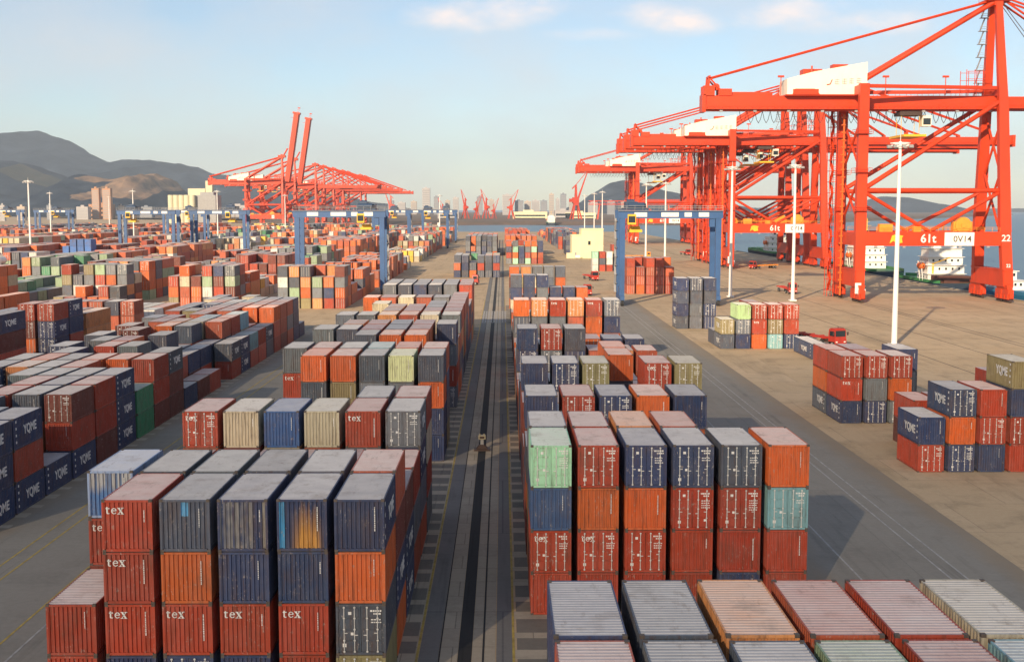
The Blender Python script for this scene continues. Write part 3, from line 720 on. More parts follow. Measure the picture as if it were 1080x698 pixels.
for i, c in enumerate(CONT):
    if i in SEL: continue
    base, _ = PAL[c['code']]; j = rg2.uniform(.8, 1.2); col = tuple(min(.9, v*j) for v in base)
    x0, x1, y0, y1, z0, z1 = c['x']-W/2, c['x']+W/2, c['y']-c['L']/2, c['y']+c['L']/2, c['z'], c['z']+H
    b = len(mb.v)
    mb.v += [(x0,y0,z0),(x1,y0,z0),(x1,y1,z0),(x0,y1,z0),(x0,y0,z1),(x1,y0,z1),(x1,y1,z1),(x0,y1,z1)]
    for f, m in (((0,3,2,1),0),((4,5,6,7),1),((0,1,5,4),0),((1,2,6,5),0),((2,3,7,6),0),((3,0,4,7),0)):
        mb.f.append(tuple(b+q for q in f)); mb.m.append(m); mb.c.append(col)
    if AREA[i] > 0 and y0 < 700:                   # rails, posts and door bars of the smaller ones
        dk = tuple(v*.55 for v in col); e = .012
        for xa, xb in ((x0-e, x0+.12), (x1-.12, x1+e)): mb.box(xa, xb, y0-e, y0+.1, z0+.01, z1-.002, 0, dk)
        mb.box(x0+.12, x1-.12, y0-e, y0+.1, z1-.14, z1-.002, 0, dk)
        if c['door']:
            for xx in (-.85, -.35, .35, .85): mb.box(c['x']+xx-.03, c['x']+xx+.03, y0-.03, y0+.01, z0+.15, z1-.15, 0, (.5,.48,.45))
o = mb.build('stacked_containers', [FPAINT, FROOF]); o['kind'] = 'stuff'
tag(o, 'thousands of smaller stacked containers filling the yard into the distance', 'containers')

# ------------------------------------------------------------------ ship-to-shore cranes
def sts_parts(raised=False, thick=0.):
    """mesh parts of one crane: x=0 landside rail, +x towards the water, y=-10 the near frame"""
    P = []
    G = 38.6; YN, YF = -10., 9.5; ZG0, ZG1 = 50.7, 54.6
    def part(name, mb, mat, parent=None):
        me = mb.mesh(name, mat)
        if thick and mat is CRANE:
            n = [v.normal.copy() for v in me.vertices]
            for v, q in zip(me.vertices, n): v.co += q*thick
        P.append((name, me, parent))
    # legs
    for y in (YN, YF):
        m = MB(); m.bar((0,y,4.5), (0,y,18.5), 2.5, 1.9, 2.7, 2.0); m.bar((0,y,18.5), (0,y,57.0), 2.7, 2.0, 2.5, 1.8); part('landside_leg', m, CRANE)
        ya = -1.9 if y < 0 else 1.9
        m = MB(); m.bar((G+.6,y-.4*(1 if y<0 else -1),4.5), (G,y+.12*(ya-y),18.5), 2.7, 2.0); m.bar((G,y+.12*(ya-y),18.5), (G-.5,y+.55*(ya-y),54), 2.9, 2.0, 2.5, 1.8)
        m.bar((G-.5,y+.55*(ya-y),54), (G-1.2,ya,80), 2.3, 1.7, 1.7, 1.3); part('seaside_leg', m, CRANE)
    for x in (0, G+.4):
        m = MB(); m.bar((x,YN-1.5,6.4), (x,YF+1.5,6.4), 2.2, 4.6); m.box(x-1.25, x+1.25, YN-1.6, YF+1.6, 8.3, 8.7)
        part('sill_beam', m, CRANE)
        m = MB(); m.bar((x,YN+1,16.6), (x,YF-1,16.6), 1.8, 3.4); part('cross_beam', m, CRANE)
        for y in (YN+.6, YF-.6):
            m = MB(); m.prism([(-.9,4.6),(.9,4.6),(.6,3.4),(-.6,3.4)], -3.6, 3.6)
            for s in (-1, 1):
                m.box(-.75, .75, s*2.3-1.9, s*2.3+1.9, 2.1, 3.4); m.box(-.55, .55, s*2.3-.4, s*2.3+.4, 3.3, 3.9)
                for q in (-1, 1): m.box(-.85, .85, s*2.3+q*1.0-.75, s*2.3+q*1.0+.75, .9, 2.15)
                m.box(-.5, .5, s*4.55-.25, s*4.55+.25, 1.2, 2.4)
            m.v = [(a+x, b+y, c) for a, b, c in m.v]; part('bogie', m, CRANE)
            m = MB()
            for s in (-1, 1):
                for q in (-1.45, -.55, .55, 1.45): m.tube((x-.35, y+s*2.3+q, .42), (x+.35, y+s*2.3+q, .42), .40, 12)
            part('wheel_set', m, CRANED, 'bogie')
    for y in (YN, YF):
        m = MB(); m.bar((1.2,y,16.7), (G-.8,y+(.1 if y<0 else -.1)*8,16.7), 1.7, 3.7); part('portal_beam', m, CRANE)
        yb = y + .33*((-1.9 if y<0 else 1.9)-y)
        m = MB(); m.tube((1,y,29.4), (G-1.2,yb,29.4), .62, 10); part('tie_beam', m, CRANE)
        yc = y + .52*((-1.9 if y<0 else 1.9)-y)
        m = MB(); m.tube((1,y,30.0), (G-1.6,yc,52.6), .62, 10); part('diagonal_brace', m, CRANE)
        m = MB(); m.tube((1,y,28.8), (G*.48,y+.6,18.6), .5, 10); m.tube((G-1.2,yb,28.8), (G*.48,y+.6,18.6), .5, 10); part('lower_brace', m, CRANE)
        m = MB()                                              # handrails and boxes along the portal beam
        ys = y-.95
        for zz in (19.2, 19.7): m.bar((2,ys,zz), (G-2,ys+.7,zz), .07)
        for i in range(18): m.bar((2+i*2.05,ys+.04*i,18.5), (2+i*2.05,ys+.04*i,19.7), .07)
        part('handrail', m, ORANGE)
    m = MB()                                                   # equipment on the portal
    m.box(5,8.5,YN-.3,YN+1.3,18.56,20.6); m.box(14,16,YN-.4,YN+1.0,18.56,19.9); m.box(25,30,YN+1,YN+3,18.56,21.2); m.tube((27.5,YN+.6,20.3),(27.5,YN+3.6,20.3),2.1,18); m.tube((27.5,YN+.3,20.3),(27.5,YN+.62,20.3),.7,10); part('cable_reel', m, ORANGE)
    # stair tower on the far landside leg
    m = MB()
    for xx, yy_ in ((-1.9,YF+1.2),(-1.9,YF-1.6),(-3.6,YF+1.2),(-3.6,YF-1.6)): m.bar((xx,yy_,.3), (xx,yy_,52), .16)
    for k in range(17):
        z = 2 + k*3; m.box(-3.7,-1.8,YF-1.7,YF+1.3,z-.06,z+.06)
        a, b = (YF-1.5, YF+1.1) if k % 2 else (YF+1.1, YF-1.5)
        m.bar((-2.75,a,z), (-2.75,b,z+3), .7, .1)
        for zz in (.6, 1.1): m.bar((-3.7,YF-1.7,z+zz), (-1.8,YF-1.7,z+zz), .08)
    part('stair_tower', m, CRANE)
    m = MB()                                                   # elevator cage and hoses on the near side
    for zz in range(3, 50, 2): m.box(-2.1,-1.2,YN+12,YN+13.2,zz,zz+.35)
    m.box(-1.7,-1.3,YN+12.2,YN+12.6,1,50); part('lift_cage', m, CAGE)
    # main girder
    m = MB(); m.box(-40.5,G+1.5,-2.0,-.45,ZG0,ZG1); m.box(-40.5,G+1.5,.45,2.0,ZG0,ZG1)
    for i in range(14): m.box(-40+i*6,-39.5+i*6,-.46,.46,ZG0+.3,ZG0+1.4)
    m.box(-40.9,-39.9,-2.4,2.4,ZG0-.4,ZG1+.3); m.box(-40,G,-3.3,-2.0,ZG0+.25,ZG0+.42); m.box(-40,G,2.0,3.3,ZG0+.25,ZG0+.42)
    part('girder', m, CRANE)
    m = MB()
    for s in (-1, 1):
        for zz in (51.6, 52.2): m.bar((-40,s*3.25,zz), (G,s*3.25,zz), .08)
        for i in range(40): m.bar((-40+i*2,s*3.25,51), (-40+i*2,s*3.25,52.2), .08)
    for s in (-1, 1):
        for zz in (55.4, 56.0): m.bar((6,s*1.8,zz), (G,s*1.8,zz), .07)
        for i in range(12): m.bar((6+i*3,s*1.8,54.5), (6+i*3,s*1.8,56), .07)
    part('walkway_rail', m, CRANE)
    m = MB()                                                   # upper cross girders that hang the main girder
    m.bar((0,YN,55.6),(0,YF,55.6),1.9,2.4); m.bar((G-.6,-5.6,55.6),(G-.6,5.4,55.6),1.6,2.2); m.bar((1.2,YN+.2,56.4),(G-2,-4.8,56.4),.9,.9); m.bar((1.2,YF-.2,56.4),(G-2,4.8,56.4),.9,.9)
    part('upper_frame', m, CRANE)
    m = MB(); m.prism([(-18.8,54.75),(-18.8,58.8),(-12,60.6),(2.4,63.2),(2.4,54.75),(-10,54.75),(-11.4,56.2),(-16.6,56.2),(-17.4,54.75)], -4.4, 4.4)
    part('machinery_house', m, CREAM)
    m = MB(); m.box(-19,2.6,-4.2,4.2,54.45,54.75); m.box(-17.2,-10.4,-4.5,4.3,54.75,56.1); m.box(-14,-9,-2,2,60.0,61.6); m.box(-6,-2,-1.5,1.5,61.2,62.9); m.tube((-12,-3,58.6),(-12,-3,62.3),.25,8)
    part('machinery_deck', m, CRANE, 'machinery_house')
    m = MB(); yh = -4.44
    gl = [(-5.6,58.0),(-3.6,58.1),(-1.7,58.2),(.2,58.3)]
    for gx, gz in gl:
        for dz in (-.55, 0, .55): m.box(gx-.6,gx+.6,yh-.01,yh+.02,gz+dz-.07,gz+dz+.07)
        m.box(gx-.07,gx+.07,yh-.012,yh+.02,gz-.75,gz+.75); m.box(gx-.52,gx-.40,yh-.012,yh+.02,gz-.5,gz+.3)
    part('lettering', m, GREY, 'machinery_house')
    m = MB(); m.tube((-7.4,yh-.02,57.4),(-6.9,yh-.02,58.6),.14,6); m.tube((-7.4,yh-.02,57.4),(-8.3,yh-.02,57.2),.14,6); part('logo', m, TRED, 'machinery_house')
    m = MB()                                                   # back end frame
    for s in (-1.6, 1.6): m.bar((-39.5,s,54.6),(-39,s,59.6),.6); m.bar((-34.5,s,54.6),(-39,s,59.4),.4); m.box(-40.6,-37.6,s-.8,s+.8,54.6,57.2); m.box(-36.5,-33,s-.7,s+.7,54.6,56.4)
    m.bar((-39,-2.4,59.6),(-39,2.4,59.6),.5); m.box(-33,-22,-1.6,1.6,54.6,55.6); m.tube((-37,-1.2,57),(-37,1.2,57),.9,10)
    part('tail_frame', m, CRANE)
    # A-frame head, stays
    m = MB(); m.box(G-4.6,G+2.2,-3.0,3.0,79.4,79.7); m.box(G-2.4,G-.1,-2.6,2.6,78.2,81.0)
    for xx in (G-4.5, G-2.3, G, G+2.1):
        for s in (-2.9, 2.9): m.bar((xx,s,79.7),(xx,s,81.2),.09)
    for s in (-2.9, 2.9): m.bar((G-4.6,s,81.2),(G+2.2,s,81.2),.09); m.bar((G-4.6,s,80.5),(G+2.2,s,80.5),.09)
    for s in (-1.4, 1.4): m.tube((G-1.2,s-.4,81.2),(G-1.2,s+.4,81.2),1.0,12)
    part('apex_platform', m, CRANE)
    for s in (-1.7, 1.7):
        m = MB(); m.tube((G-2,s,79.2),(-.5,s*2.2,57.2),.66,8); part('back_brace', m, CRANE)
        m = MB(); m.tube((G-2.6,s,79.6),(-38.6,s,59.3),.26,6); part('back_stay', m, CRANE)
    m = MB()                                                   # stair flights up the far seaside leg
    for k in range(7):
        z = 55.2 + k*3.4; yl = 5.6 - k*.52
        m.box(G-4.2,G-1.4,yl-.6,yl+.6,z-.07,z+.07); m.bar((G-3.9,yl,z),(G-2.7,yl,z+3.4),.9,.12)
        for dz in (.6, 1.1): m.bar((G-4.2,yl-.6,z+dz),(G-1.4,yl-.6,z+dz),.08)
    part('stair_flight', m, GREY)
    m = MB()
    for i in range(4):
        xx = G-9+i*2.2
        m.bar((xx,-2.2,54.6),(xx,-2.2,61.5),.14); m.bar((xx,2.2,54.6),(xx,2.2,61.5),.14)
    for zz in (57,59,61): m.bar((G-9,-2.2,zz),(G-2.4,-2.2,zz),.12); m.bar((G-9,2.2,zz),(G-2.4,2.2,zz),.12)
    part('service_frame', m, CRANE)
    # boom
    b = MB(); B = 72. if raised else 78.
    b.box(0,B,-1.9,-.5,-3.6,0); b.box(0,B,.5,1.9,-3.6,0); b.box(0,B,-3.1,-1.9,-3.2,-3.05); b.box(0,B,1.9,3.1,-3.2,-3.05)
    for i in range(14): b.box(1+i*5.9,1.5+i*5.9,-.51,.51,-3.3,-2.2)
    for s in (-1, 1):
        for zz in (-2.6,-2.0): b.bar((0,s*3.05,zz),(B,s*3.05,zz),.08)
        for i in range(39): b.bar((i*2,s*3.05,-3.1),(i*2,s*3.05,-2.0),.08)
        b.bar((34,s*1.2,0),(34,s*1.2,2.6),.8); b.bar((67,s*1.2,0),(67,s*1.2,2.6),.8)
    b.box(B-.4,B+.9,-2.6,2.6,-4,.8)
    if raised:
        b.v = [(x_, y_*1.35, z_*1.45) for x_, y_, z_ in b.v]
        M = Matrix.Translation((G+1.7,0,54.4)) @ Matrix.Rotation(-R_(81), 4, 'Y')
        b.v = [tuple(M @ Vector(p)) for p in b.v]; part('boom', b, CRANE)
        for s in (-1.4, 1.4):
            m = MB(); q = M @ Vector((34,s,2.4)); k = Vector((G-6,s*1.5,q.z-16)); m.tube((G,s,80.4),q,.16,6); part('forestay', m, CRANE)
    else:
        M = Matrix.Translation((G+1.7,0,54.4)); b.v = [tuple(M @ Vector(p)) for p in b.v]; part('boom', b, CRANE)
        for s in (-1.5, 1.5):
            for t_, z_ in ((34, 80.0), (67, 80.6)):
                m = MB(); m.tube((G,s,z_),(G+1.7+t_,s*.8,56.9),.28,6); part('forestay', m, CRANE)
            m = MB(); m.tube((G+.5,s*.5,79),(G+20,s,54.5),.10,5); part('hoist_rope', m, CRANED)
    for x in (0, G-.3):                                        # bracing between the near and the far frame
        k = 1. if x == 0 else .62
        for (za, zb) in ((20, 34), (34, 49)):
            m = MB(); m.tube((x,YN*k+.8,za),(x,YF*k-.8,zb),.34,8); m.tube((x,YF*k-.8,za),(x,YN*k+.8,zb),.34,8); part('frame_brace', m, CRANE)
    for y in (YN, YF):                                         # leg platforms with rails
        for z in (24, 34, 44):
            m = MB(); m.box(-2.2,2.2,y-1.9,y+1.9,z,z+.1)
            for zz in (z+.6, z+1.15):
                for a in (-2.2, 2.2): m.bar((a,y-1.9,zz),(a,y+1.9,zz),.08)
                for b_ in (-1.9, 1.9): m.bar((-2.2,y+b_,zz),(2.2,y+b_,zz),.08)
            for a in (-2.2, 0, 2.2):
                for b_ in (-1.9, 1.9): m.bar((a,y+b_,z),(a,y+b_,z+1.15),.07)
            part('leg_platform', m, CRANE)
    m = MB()                                                   # festoon cable loops below the girder
    for i in range(30):
        a = -30 + i*2.1; p0 = (a, 2.7, 51)
        for q in range(4):
            t0, t1 = q/4, (q+1)/4; z0, z1 = 50.9-3.2*math.sin(math.pi*t0), 50.9-3.2*math.sin(math.pi*t1); m.bar((a+2.1*t0,2.75,z0),(a+2.1*t1,2.75,z1),.12)
    part('festoon_cable', m, CRANED)
    m = MB()
    for i in range(9): m.cbox((-36+i*9,-3.3,50.4),(.8,.5,.5))
    for i in range(5): m.cbox((4+i*7.4,YN-.9,14.6),(.7,.5,.45))
    part('floodlights', m, GREY)
    for xx in (-20, 8, 24):
        m = MB(); m.tube((xx,-2.3,54.7),(xx,-2.3,59.5),.12,6); m.cbox((xx,-2.3,59.6),(1.6,.6,.5)); part('lamp_post', m, CRANE)
    # trolley, cab and spreader under the girder
    m = MB(); m.box(12,18,-2.6,2.6,49.4,50.4); m.box(12.5,17.5,-2.2,2.2,50.35,50.69); part('trolley', m, CRANED)
    m = MB(); m.box(18.4,20.8,-1.6,1.0,46.6,49.5); part('operator_cab', m, CREAM, 'trolley')
    m = MB(); m.box(20.78,20.86,-1.4,.8,46.9,48.8); m.box(18.6,20.6,-1.66,-1.58,47.0,48.7); part('cab_window', m, GLASSD, 'trolley')
    m = MB(); m.box(12,18,-6.1,6.1,43.6,44.2)
    for xx in (12.6,17.4):
        for s in (-2,2): m.tube((xx,s,44.2),(xx,s,49.4),.07,5)
    part('spreader', m, YELLOW, 'trolley')
    # lettering and signs on the near portal beam and leg
    yn = YN - .9
    t = oriented(text_mesh('61t', 3.1, WHITE, .06), AX_FRONT, (17.9, yn+.33, 16.7)); P.append(('lettering', t, 'portal_beam'))
    m = MB(); m.box(22.2,30.0,yn+.30,yn+.42,14.9,18.4); part('sign_plate', m, SHIPW, 'portal_beam')
    t = oriented(text_mesh('0V14', 2.3, CRANED, .02), AX_FRONT, (26.9, yn+.27, 16.6)); P.append(('lettering', t, 'portal_beam'))
    m = MB(); m.prism([(7.6,15.5),(8.2,17.6),(9.3,17.9),(11.2,17.5),(10.8,16.9),(11.0,15.7),(9.4,15.5),(8.6,16.2)], yn-.02, yn+.06); part('logo', m, YELLOW, 'portal_beam')
    t = oriented(text_mesh('22', 2.4, WHITE, .05), AX_FRONT, (G-.1, YN-.42, 16.8)); P.append(('lettering', t, 'seaside_leg'))
    t = oriented(text_mesh('22', 1.2, WHITE, .03), AX_FRONT, (G+.5, YN-1.1, 9.6)); P.append(('lettering', t, 'seaside_leg'))
    m = MB(); m.box(-1.6,.0,YN-2.35,YN-2.25,2.4,5.2); m.box(-.8,1.2,YN-2.34,YN-2.24,2.0,3.6); part('warning_board', m, SHIPW, 'sill_beam')
    return P
def sts(name, label, loc, raised, group, thick=0., cache={}):
    key = raised; raised = (raised, thick)
    if raised not in cache: cache[raised] = sts_parts(key, thick)
    r = thing(name, label, 'crane', loc, 0, group); last = {}
    for nm_, me, par in cache[raised]:
        if par == 'seaside_leg' and loc[1] != 330: continue          # only the nearest crane shows its number
        o = put(nm_, me, last[par] if par else r); last.setdefault(nm_, o)
        if not par: last[nm_] = o if nm_ in ('bogie',) else last[nm_]
    return r
G1 = 'red quay cranes along the wharf'; G2 = 'red quay cranes on the far left berth'
for y, lab in ((330,'huge red quay crane nearest on the right with cream machinery house, number 22'),
               (511,'second red quay crane from the front, cream house behind the nearest crane'),
               (541,'third red quay crane along the wharf, close behind the second'),
               (573,'fourth red quay crane along the wharf, squeezed behind the third'),
               (862,'fifth red quay crane along the wharf, small tail beyond the blue gantry'),
               (893,'sixth and farthest red quay crane on the right wharf')):
    sts('quay_crane', lab, (94.2, y, 0), False, G1)
for y, ra, lab in ((1300, True, 'red crane with raised boom, the taller and more left of two'),
                   (1378, True, 'red crane with raised boom, the lower and more right of two'),
                   (1530, False, 'far red crane half hidden behind the two raised booms, boom lowered'),
                   (1600, False, 'far red crane just right of the raised booms, boom lowered'),
                   (1690, False, 'far red crane right of the raised booms with its cream house low'),
                   (1790, False, 'far red crane with peaked head, fourth along the left berth'),
                   (1850, False, 'far red crane, fifth along the left berth, boom level'),
                   (2010, False, 'far red crane, sixth along the left berth, boom level'),
                   (2080, False, 'farthest red crane at the right end of the left berth')):
    sts('quay_crane', lab, (-271, y, 0), ra, G2, .55)

# ------------------------------------------------------------------ rubber-tyred gantries
def rtg():
    r = thing('yard_gantry', 'blue yard gantry', 'gantry crane'); S2, D, HT = 12.2, 4.2, 24.2
    for sx in (-1, 1):
        for sy in (-1, 1):
            m = MB(); m.bar((sx*S2,sy*D,2.4),(sx*S2,sy*D,HT-2.0),1.25,.85,1.45,.95)
            m.build('leg', RBLUE, r)
        m = MB(); m.box(sx*S2-.55,sx*S2+.55,-D-1.8,D+1.8,1.5,2.6); m.box(sx*S2-.45,sx*S2+.45,-1.6,1.6,2.6,4.6); sill = m.build('sill_beam', RBLUE, r)
        for sy in (-1, 1):
            for q in (-.85, .85):
                m = MB(); m.tube((sx*S2-.32,sy*(D+.6)+q,.78),(sx*S2+.32,sy*(D+.6)+q,.78),.78,14); m.build('wheel', RUBBER, sill)
            m = MB(); m.box(sx*S2-.5,sx*S2+.5,sy*(D+.6)-1.1,sy*(D+.6)+1.1,1.0,1.52); m.build('bogie', DBLUE, sill)
        m = MB()
        for k in range(9): m.box(sx*(S2+.9)-.35,sx*(S2+.9)+.35,D-1.0,D+.6,3+k*2.3,3.08+k*2.3); m.bar((sx*(S2+1.0),D-.9+(k%2)*1.4,3+k*2.3),(sx*(S2+1.0),D+.5-(k%2)*1.4,5.3+k*2.3),.5,.08)
        m.build('ladder', GREY, r)
    for sy in (-1, 1):
        m = MB(); m.box(-S2-1.1,S2+1.1,sy*D-.55,sy*D+.55,HT-2.05,HT); bm_ = m.build('top_beam', RBLUE, r)
        m = MB(); ys = sy*D-.6
        for xx, ww in ((-7.6,1.6),(-.2,2.2),(4.4,.9),(8.4,1.3)): m.box(xx-ww,xx+ww,ys-.03,ys+.045,HT-1.65,HT-.55)
        m.build('sign_plate', WHITE, bm_)
        m = MB()
        for zz in (HT+.6, HT+1.1): m.bar((-S2-1,sy*(D+.9),zz),(S2+1,sy*(D+.9),zz),.07)
        for i in range(14): m.bar((-S2-1+i*2.03,sy*(D+.9),HT-.1),(-S2-1+i*2.03,sy*(D+.9),HT+1.1),.07)
        m.box(-S2-1.1,S2+1.1,min(sy*(D+.55),sy*(D+1)),max(sy*(D+.55),sy*(D+1)),HT-.2,HT-.1); m.build('walkway_rail', GREY, bm_)
    m = MB(); m.box(S2-2.2,S2-.9,-D-.2,-D+1.4,HT-4.2,HT-2.1); m.build('electric_house', RBLUE, r)
    return r
def rtg_trolley(r, xt):
    m = MB(); m.box(xt-3,xt+3,-4.8,4.8,24.25,24.8); m.box(xt-2.6,xt+.4,-3,2.6,24.8,26.4); m.box(xt+.8,xt+2.6,-2.4,3,24.8,25.9); m.tube((xt-2,-3.2,25.4),(xt+2,-3.2,25.4),.8,12); m.tube((xt-2,1,26.3),(xt,1,26.3),.7,10)
    m.build('trolley', DBLUE, r)
    m = MB(); m.box(xt-2.3,xt-.2,-4.9,-2.9,20.6,23.2); cab_ = m.build('operator_cab', YELLOW, r)
    m = MB(); m.box(xt-2.1,xt-.4,-4.96,-4.88,21.1,22.7); m.build('cab_window', GLASSD, cab_)
    m = MB(); m.box(xt-1.6,xt+1.6,-3,3,18.6,19.3); m.box(xt-1.3,xt+1.3,-.9,.9,19.3,20.1)
    for a in (-1, 1):
        for b in (-1, 1): m.tube((xt+a*.9,b*.6,20.1),(xt+a*1.2,b*1.2,24.2),.06,5)
    m.build('spreader', YELLOW, r)
proto = rtg(); GR = 'blue gantry cranes in the yard'
def place_rtg(i, x, y, xt, lab):
    r = proto if i == 0 else copy_tree(proto, (x,y,0))
    r.location = (x,y,0); r['label'] = lab; r['group'] = GR
    return r, xt
rt = []
for i, (x, y, xt, lab) in enumerate(((42.6, 313, -8.6, 'large blue yard gantry on the right, astride the red container stacks'),
        (-46.9, 355, 7.4, 'large blue yard gantry left of the aisle, below the red cranes'),
        (-132.6, 573, 6.0, 'blue yard gantry on the left, right one of a close pair'),
        (-162.0, 560, -7.0, 'blue yard gantry on the left, left one of a close pair'),
        (-190.5, 735, 3.0, 'smaller blue yard gantry seen behind the close pair on the left'),
        (-46.9, 770, 0.0, 'distant blue yard gantry right of the middle one, near the basin'),
        (-46.9, 905, 5.0, 'most distant blue yard gantry near the basin edge'),
        (-75.5, 830, 2.0, 'distant blue yard gantry just behind the middle one'),
        (-330, 900, 2.0, 'tiny blue yard gantry at far left, right of the mast'),
        (-390, 960, 2.0, 'tiny blue yard gantry at the far left edge'))):
    rt.append(place_rtg(i, x, y, xt, lab))
for r, xt in rt: rtg_trolley(r, xt)

# ------------------------------------------------------------------ light masts
def mast():
    r = thing('light_mast', 'mast', 'light mast'); m = MB(); m.tube((0,0,0),(0,0,36.4),.52,14,.26); m.box(-.9,.9,-.9,.9,.0,.35); m.build('pole', GALV, r)
    m = MB(); n = 12
    for rr, z in ((1.7,35.6),(1.7,36.1)):
        for i in range(n):
            a, b = 2*math.pi*i/n, 2*math.pi*(i+1)/n
            m.bar((rr*math.cos(a),rr*math.sin(a),z),(rr*math.cos(b),rr*math.sin(b),z),.14)
    for i in range(4):
        a = math.pi/4 + i*math.pi/2; m.bar((0,0,35.8),(1.7*math.cos(a),1.7*math.sin(a),35.8),.14)
    m.tube((0,0,36.2),(0,0,37.6),.05,5)
    rg_ = m.build('lamp_ring', GALV, r)
    for i in range(8):
        a = 2*math.pi*i/8; l = MB(); l.cbox((2.0*math.cos(a),2.0*math.sin(a),35.5),(.62,.62,.5)); l.build('floodlight', GREY, rg_)
    return r
mproto = mast()
for i, (x, y, lab) in enumerate(((70.6, 217, 'tall white light mast nearest the camera, right of the wharf containers'),
        (78, 325, 'white light mast in front of the second crane, second of the wharf masts'),
        (64, 340, 'white light mast just right of the blue gantry leg'),
        (67, 568, 'thin white mast through the blue gantry opening, left one'), (72, 538, 'thin white mast through the blue gantry opening, right one'),
        (68, 1008, 'faint far mast behind the yellow building, leftmost of three'), (67, 890, 'faint far mast behind the yellow building, middle of three'), (66, 806, 'faint far mast behind the yellow building, rightmost of three'),
        (-195, 504, 'tall white light mast at far left among the containers'), (-232, 768, 'thin mast left of the pale silo block'), (-182, 780, 'thin mast in front of the pale silo block'),
        (-318, 860, 'thin far mast behind the far left one'), (-560, 1200, 'faint mast near the left edge'), (-370, 1150, 'faint mast below the tan tower'),
        (-178, 1000, 'thin far mast beside the red crane legs'), (-52, 1010, 'thin far mast above the distant gantries'))):
    r = mproto if i == 0 else copy_tree(mproto, (x,y,0)); r.location = (x,y,0); r['label'] = lab; r['group'] = 'light masts'

# ------------------------------------------------------------------ vehicles
def wheel(r, x, y, rad=.52, wd=.34):
    m = MB(); m.tube((x-wd/2,y,rad),(x+wd/2,y,rad),rad,14); t = m.build('wheel', RUBBER, r)
    m = MB(); s = 1 if x > 0 else -1; m.tube((x+s*wd/2,y,rad),(x+s*(wd/2+.03),y,rad),rad*.5,10); m.build('rim', GREY, t)
def truck(label, loc, rz, load=None, paint_m=None):
    r = thing('terminal_truck', label, 'truck', loc, rz, None); pm = paint_m or TRED
    m = MB(); m.prism([(-1.2,.95),(1.2,.95),(1.2,2.2),(1.08,3.15),(-1.08,3.15),(-1.2,2.2)], -2.2, -.3); m.box(-1.22,1.22,-2.3,-2.2,.6,1.5); m.box(-1.0,1.0,-2.0,-.5,3.15,3.32); cab_ = m.build('cab', pm, r)
    m = MB(); m.box(-1.02,1.02,-2.24,-2.19,1.9,2.95); m.box(-1.225,-1.15,-1.9,-.7,1.95,2.8); m.box(1.15,1.225,-1.9,-.7,1.95,2.8); m.build('windscreen', GLASSD, cab_)
    for sx in (-.85, .85): m = MB(); m.box(sx-.18,sx+.18,-2.34,-2.29,.85,1.05); m.build('headlight', WHITE, cab_)
    for sx in (-1.5, 1.5): m = MB(); m.box(sx-.15,sx+.15,-2.3,-2.2,2.1,2.7); m.bar((sx*.8,-2.2,2.6),(sx,-2.25,2.6),.06); m.build('mirror', CRANED, cab_)
    m = MB(); m.box(-.5,.5,-2.1,3.2,.62,.95); m.box(-.75,.75,1.2,2.6,.95,1.2); m.tube((.9,-.2,1.2),(.9,-.2,3.4),.09,8); m.build('chassis', CRANED, r)
    m = MB(); m.box(-.62,-.38,1.4,13.6,1.2,1.5); m.box(.38,.62,1.4,13.6,1.2,1.5)
    for y in (1.5, 4.5, 7.5, 10.5, 13.5): m.box(-1.22,1.22,y-.14,y+.14,1.22,1.56)
    tr = m.build('trailer', pm if load is None else ORANGE, r)
    for sx in (-1, 1):
        wheel(r, sx*1.0, -1.4); wheel(r, sx*1.0, 2.0)
        for y in (10.6, 12.0): wheel(tr, sx*1.0, y)
    return r
truck('red terminal truck with skeleton trailer beside the lone navy container', (59.4, 216.5, 0), R_(20))
truck('small orange truck driving towards camera on the wharf near the nearest crane', (84, 352, 0), R_(0))
truck('red truck with orange flatbed parked on the quay below the second crane', (104, 500, 0), R_(-52), load=1)
truck('red truck standing left of the white and red stacks in the lane', (31.5, 418, 0), R_(8))
truck('dark red truck seen through the blue gantry opening', (99, 650, 0), R_(4))
truck('small dark red truck crossing beyond the far end of the aisle', (-10, 395, 0), R_(80))
truck('red truck in the lane beyond the right block, heading towards camera', (24, 345, 0), R_(3))
truck('yellow fronted truck partly behind the containers on the far wharf', (72, 610, 0), R_(90), paint_m=ORANGE)

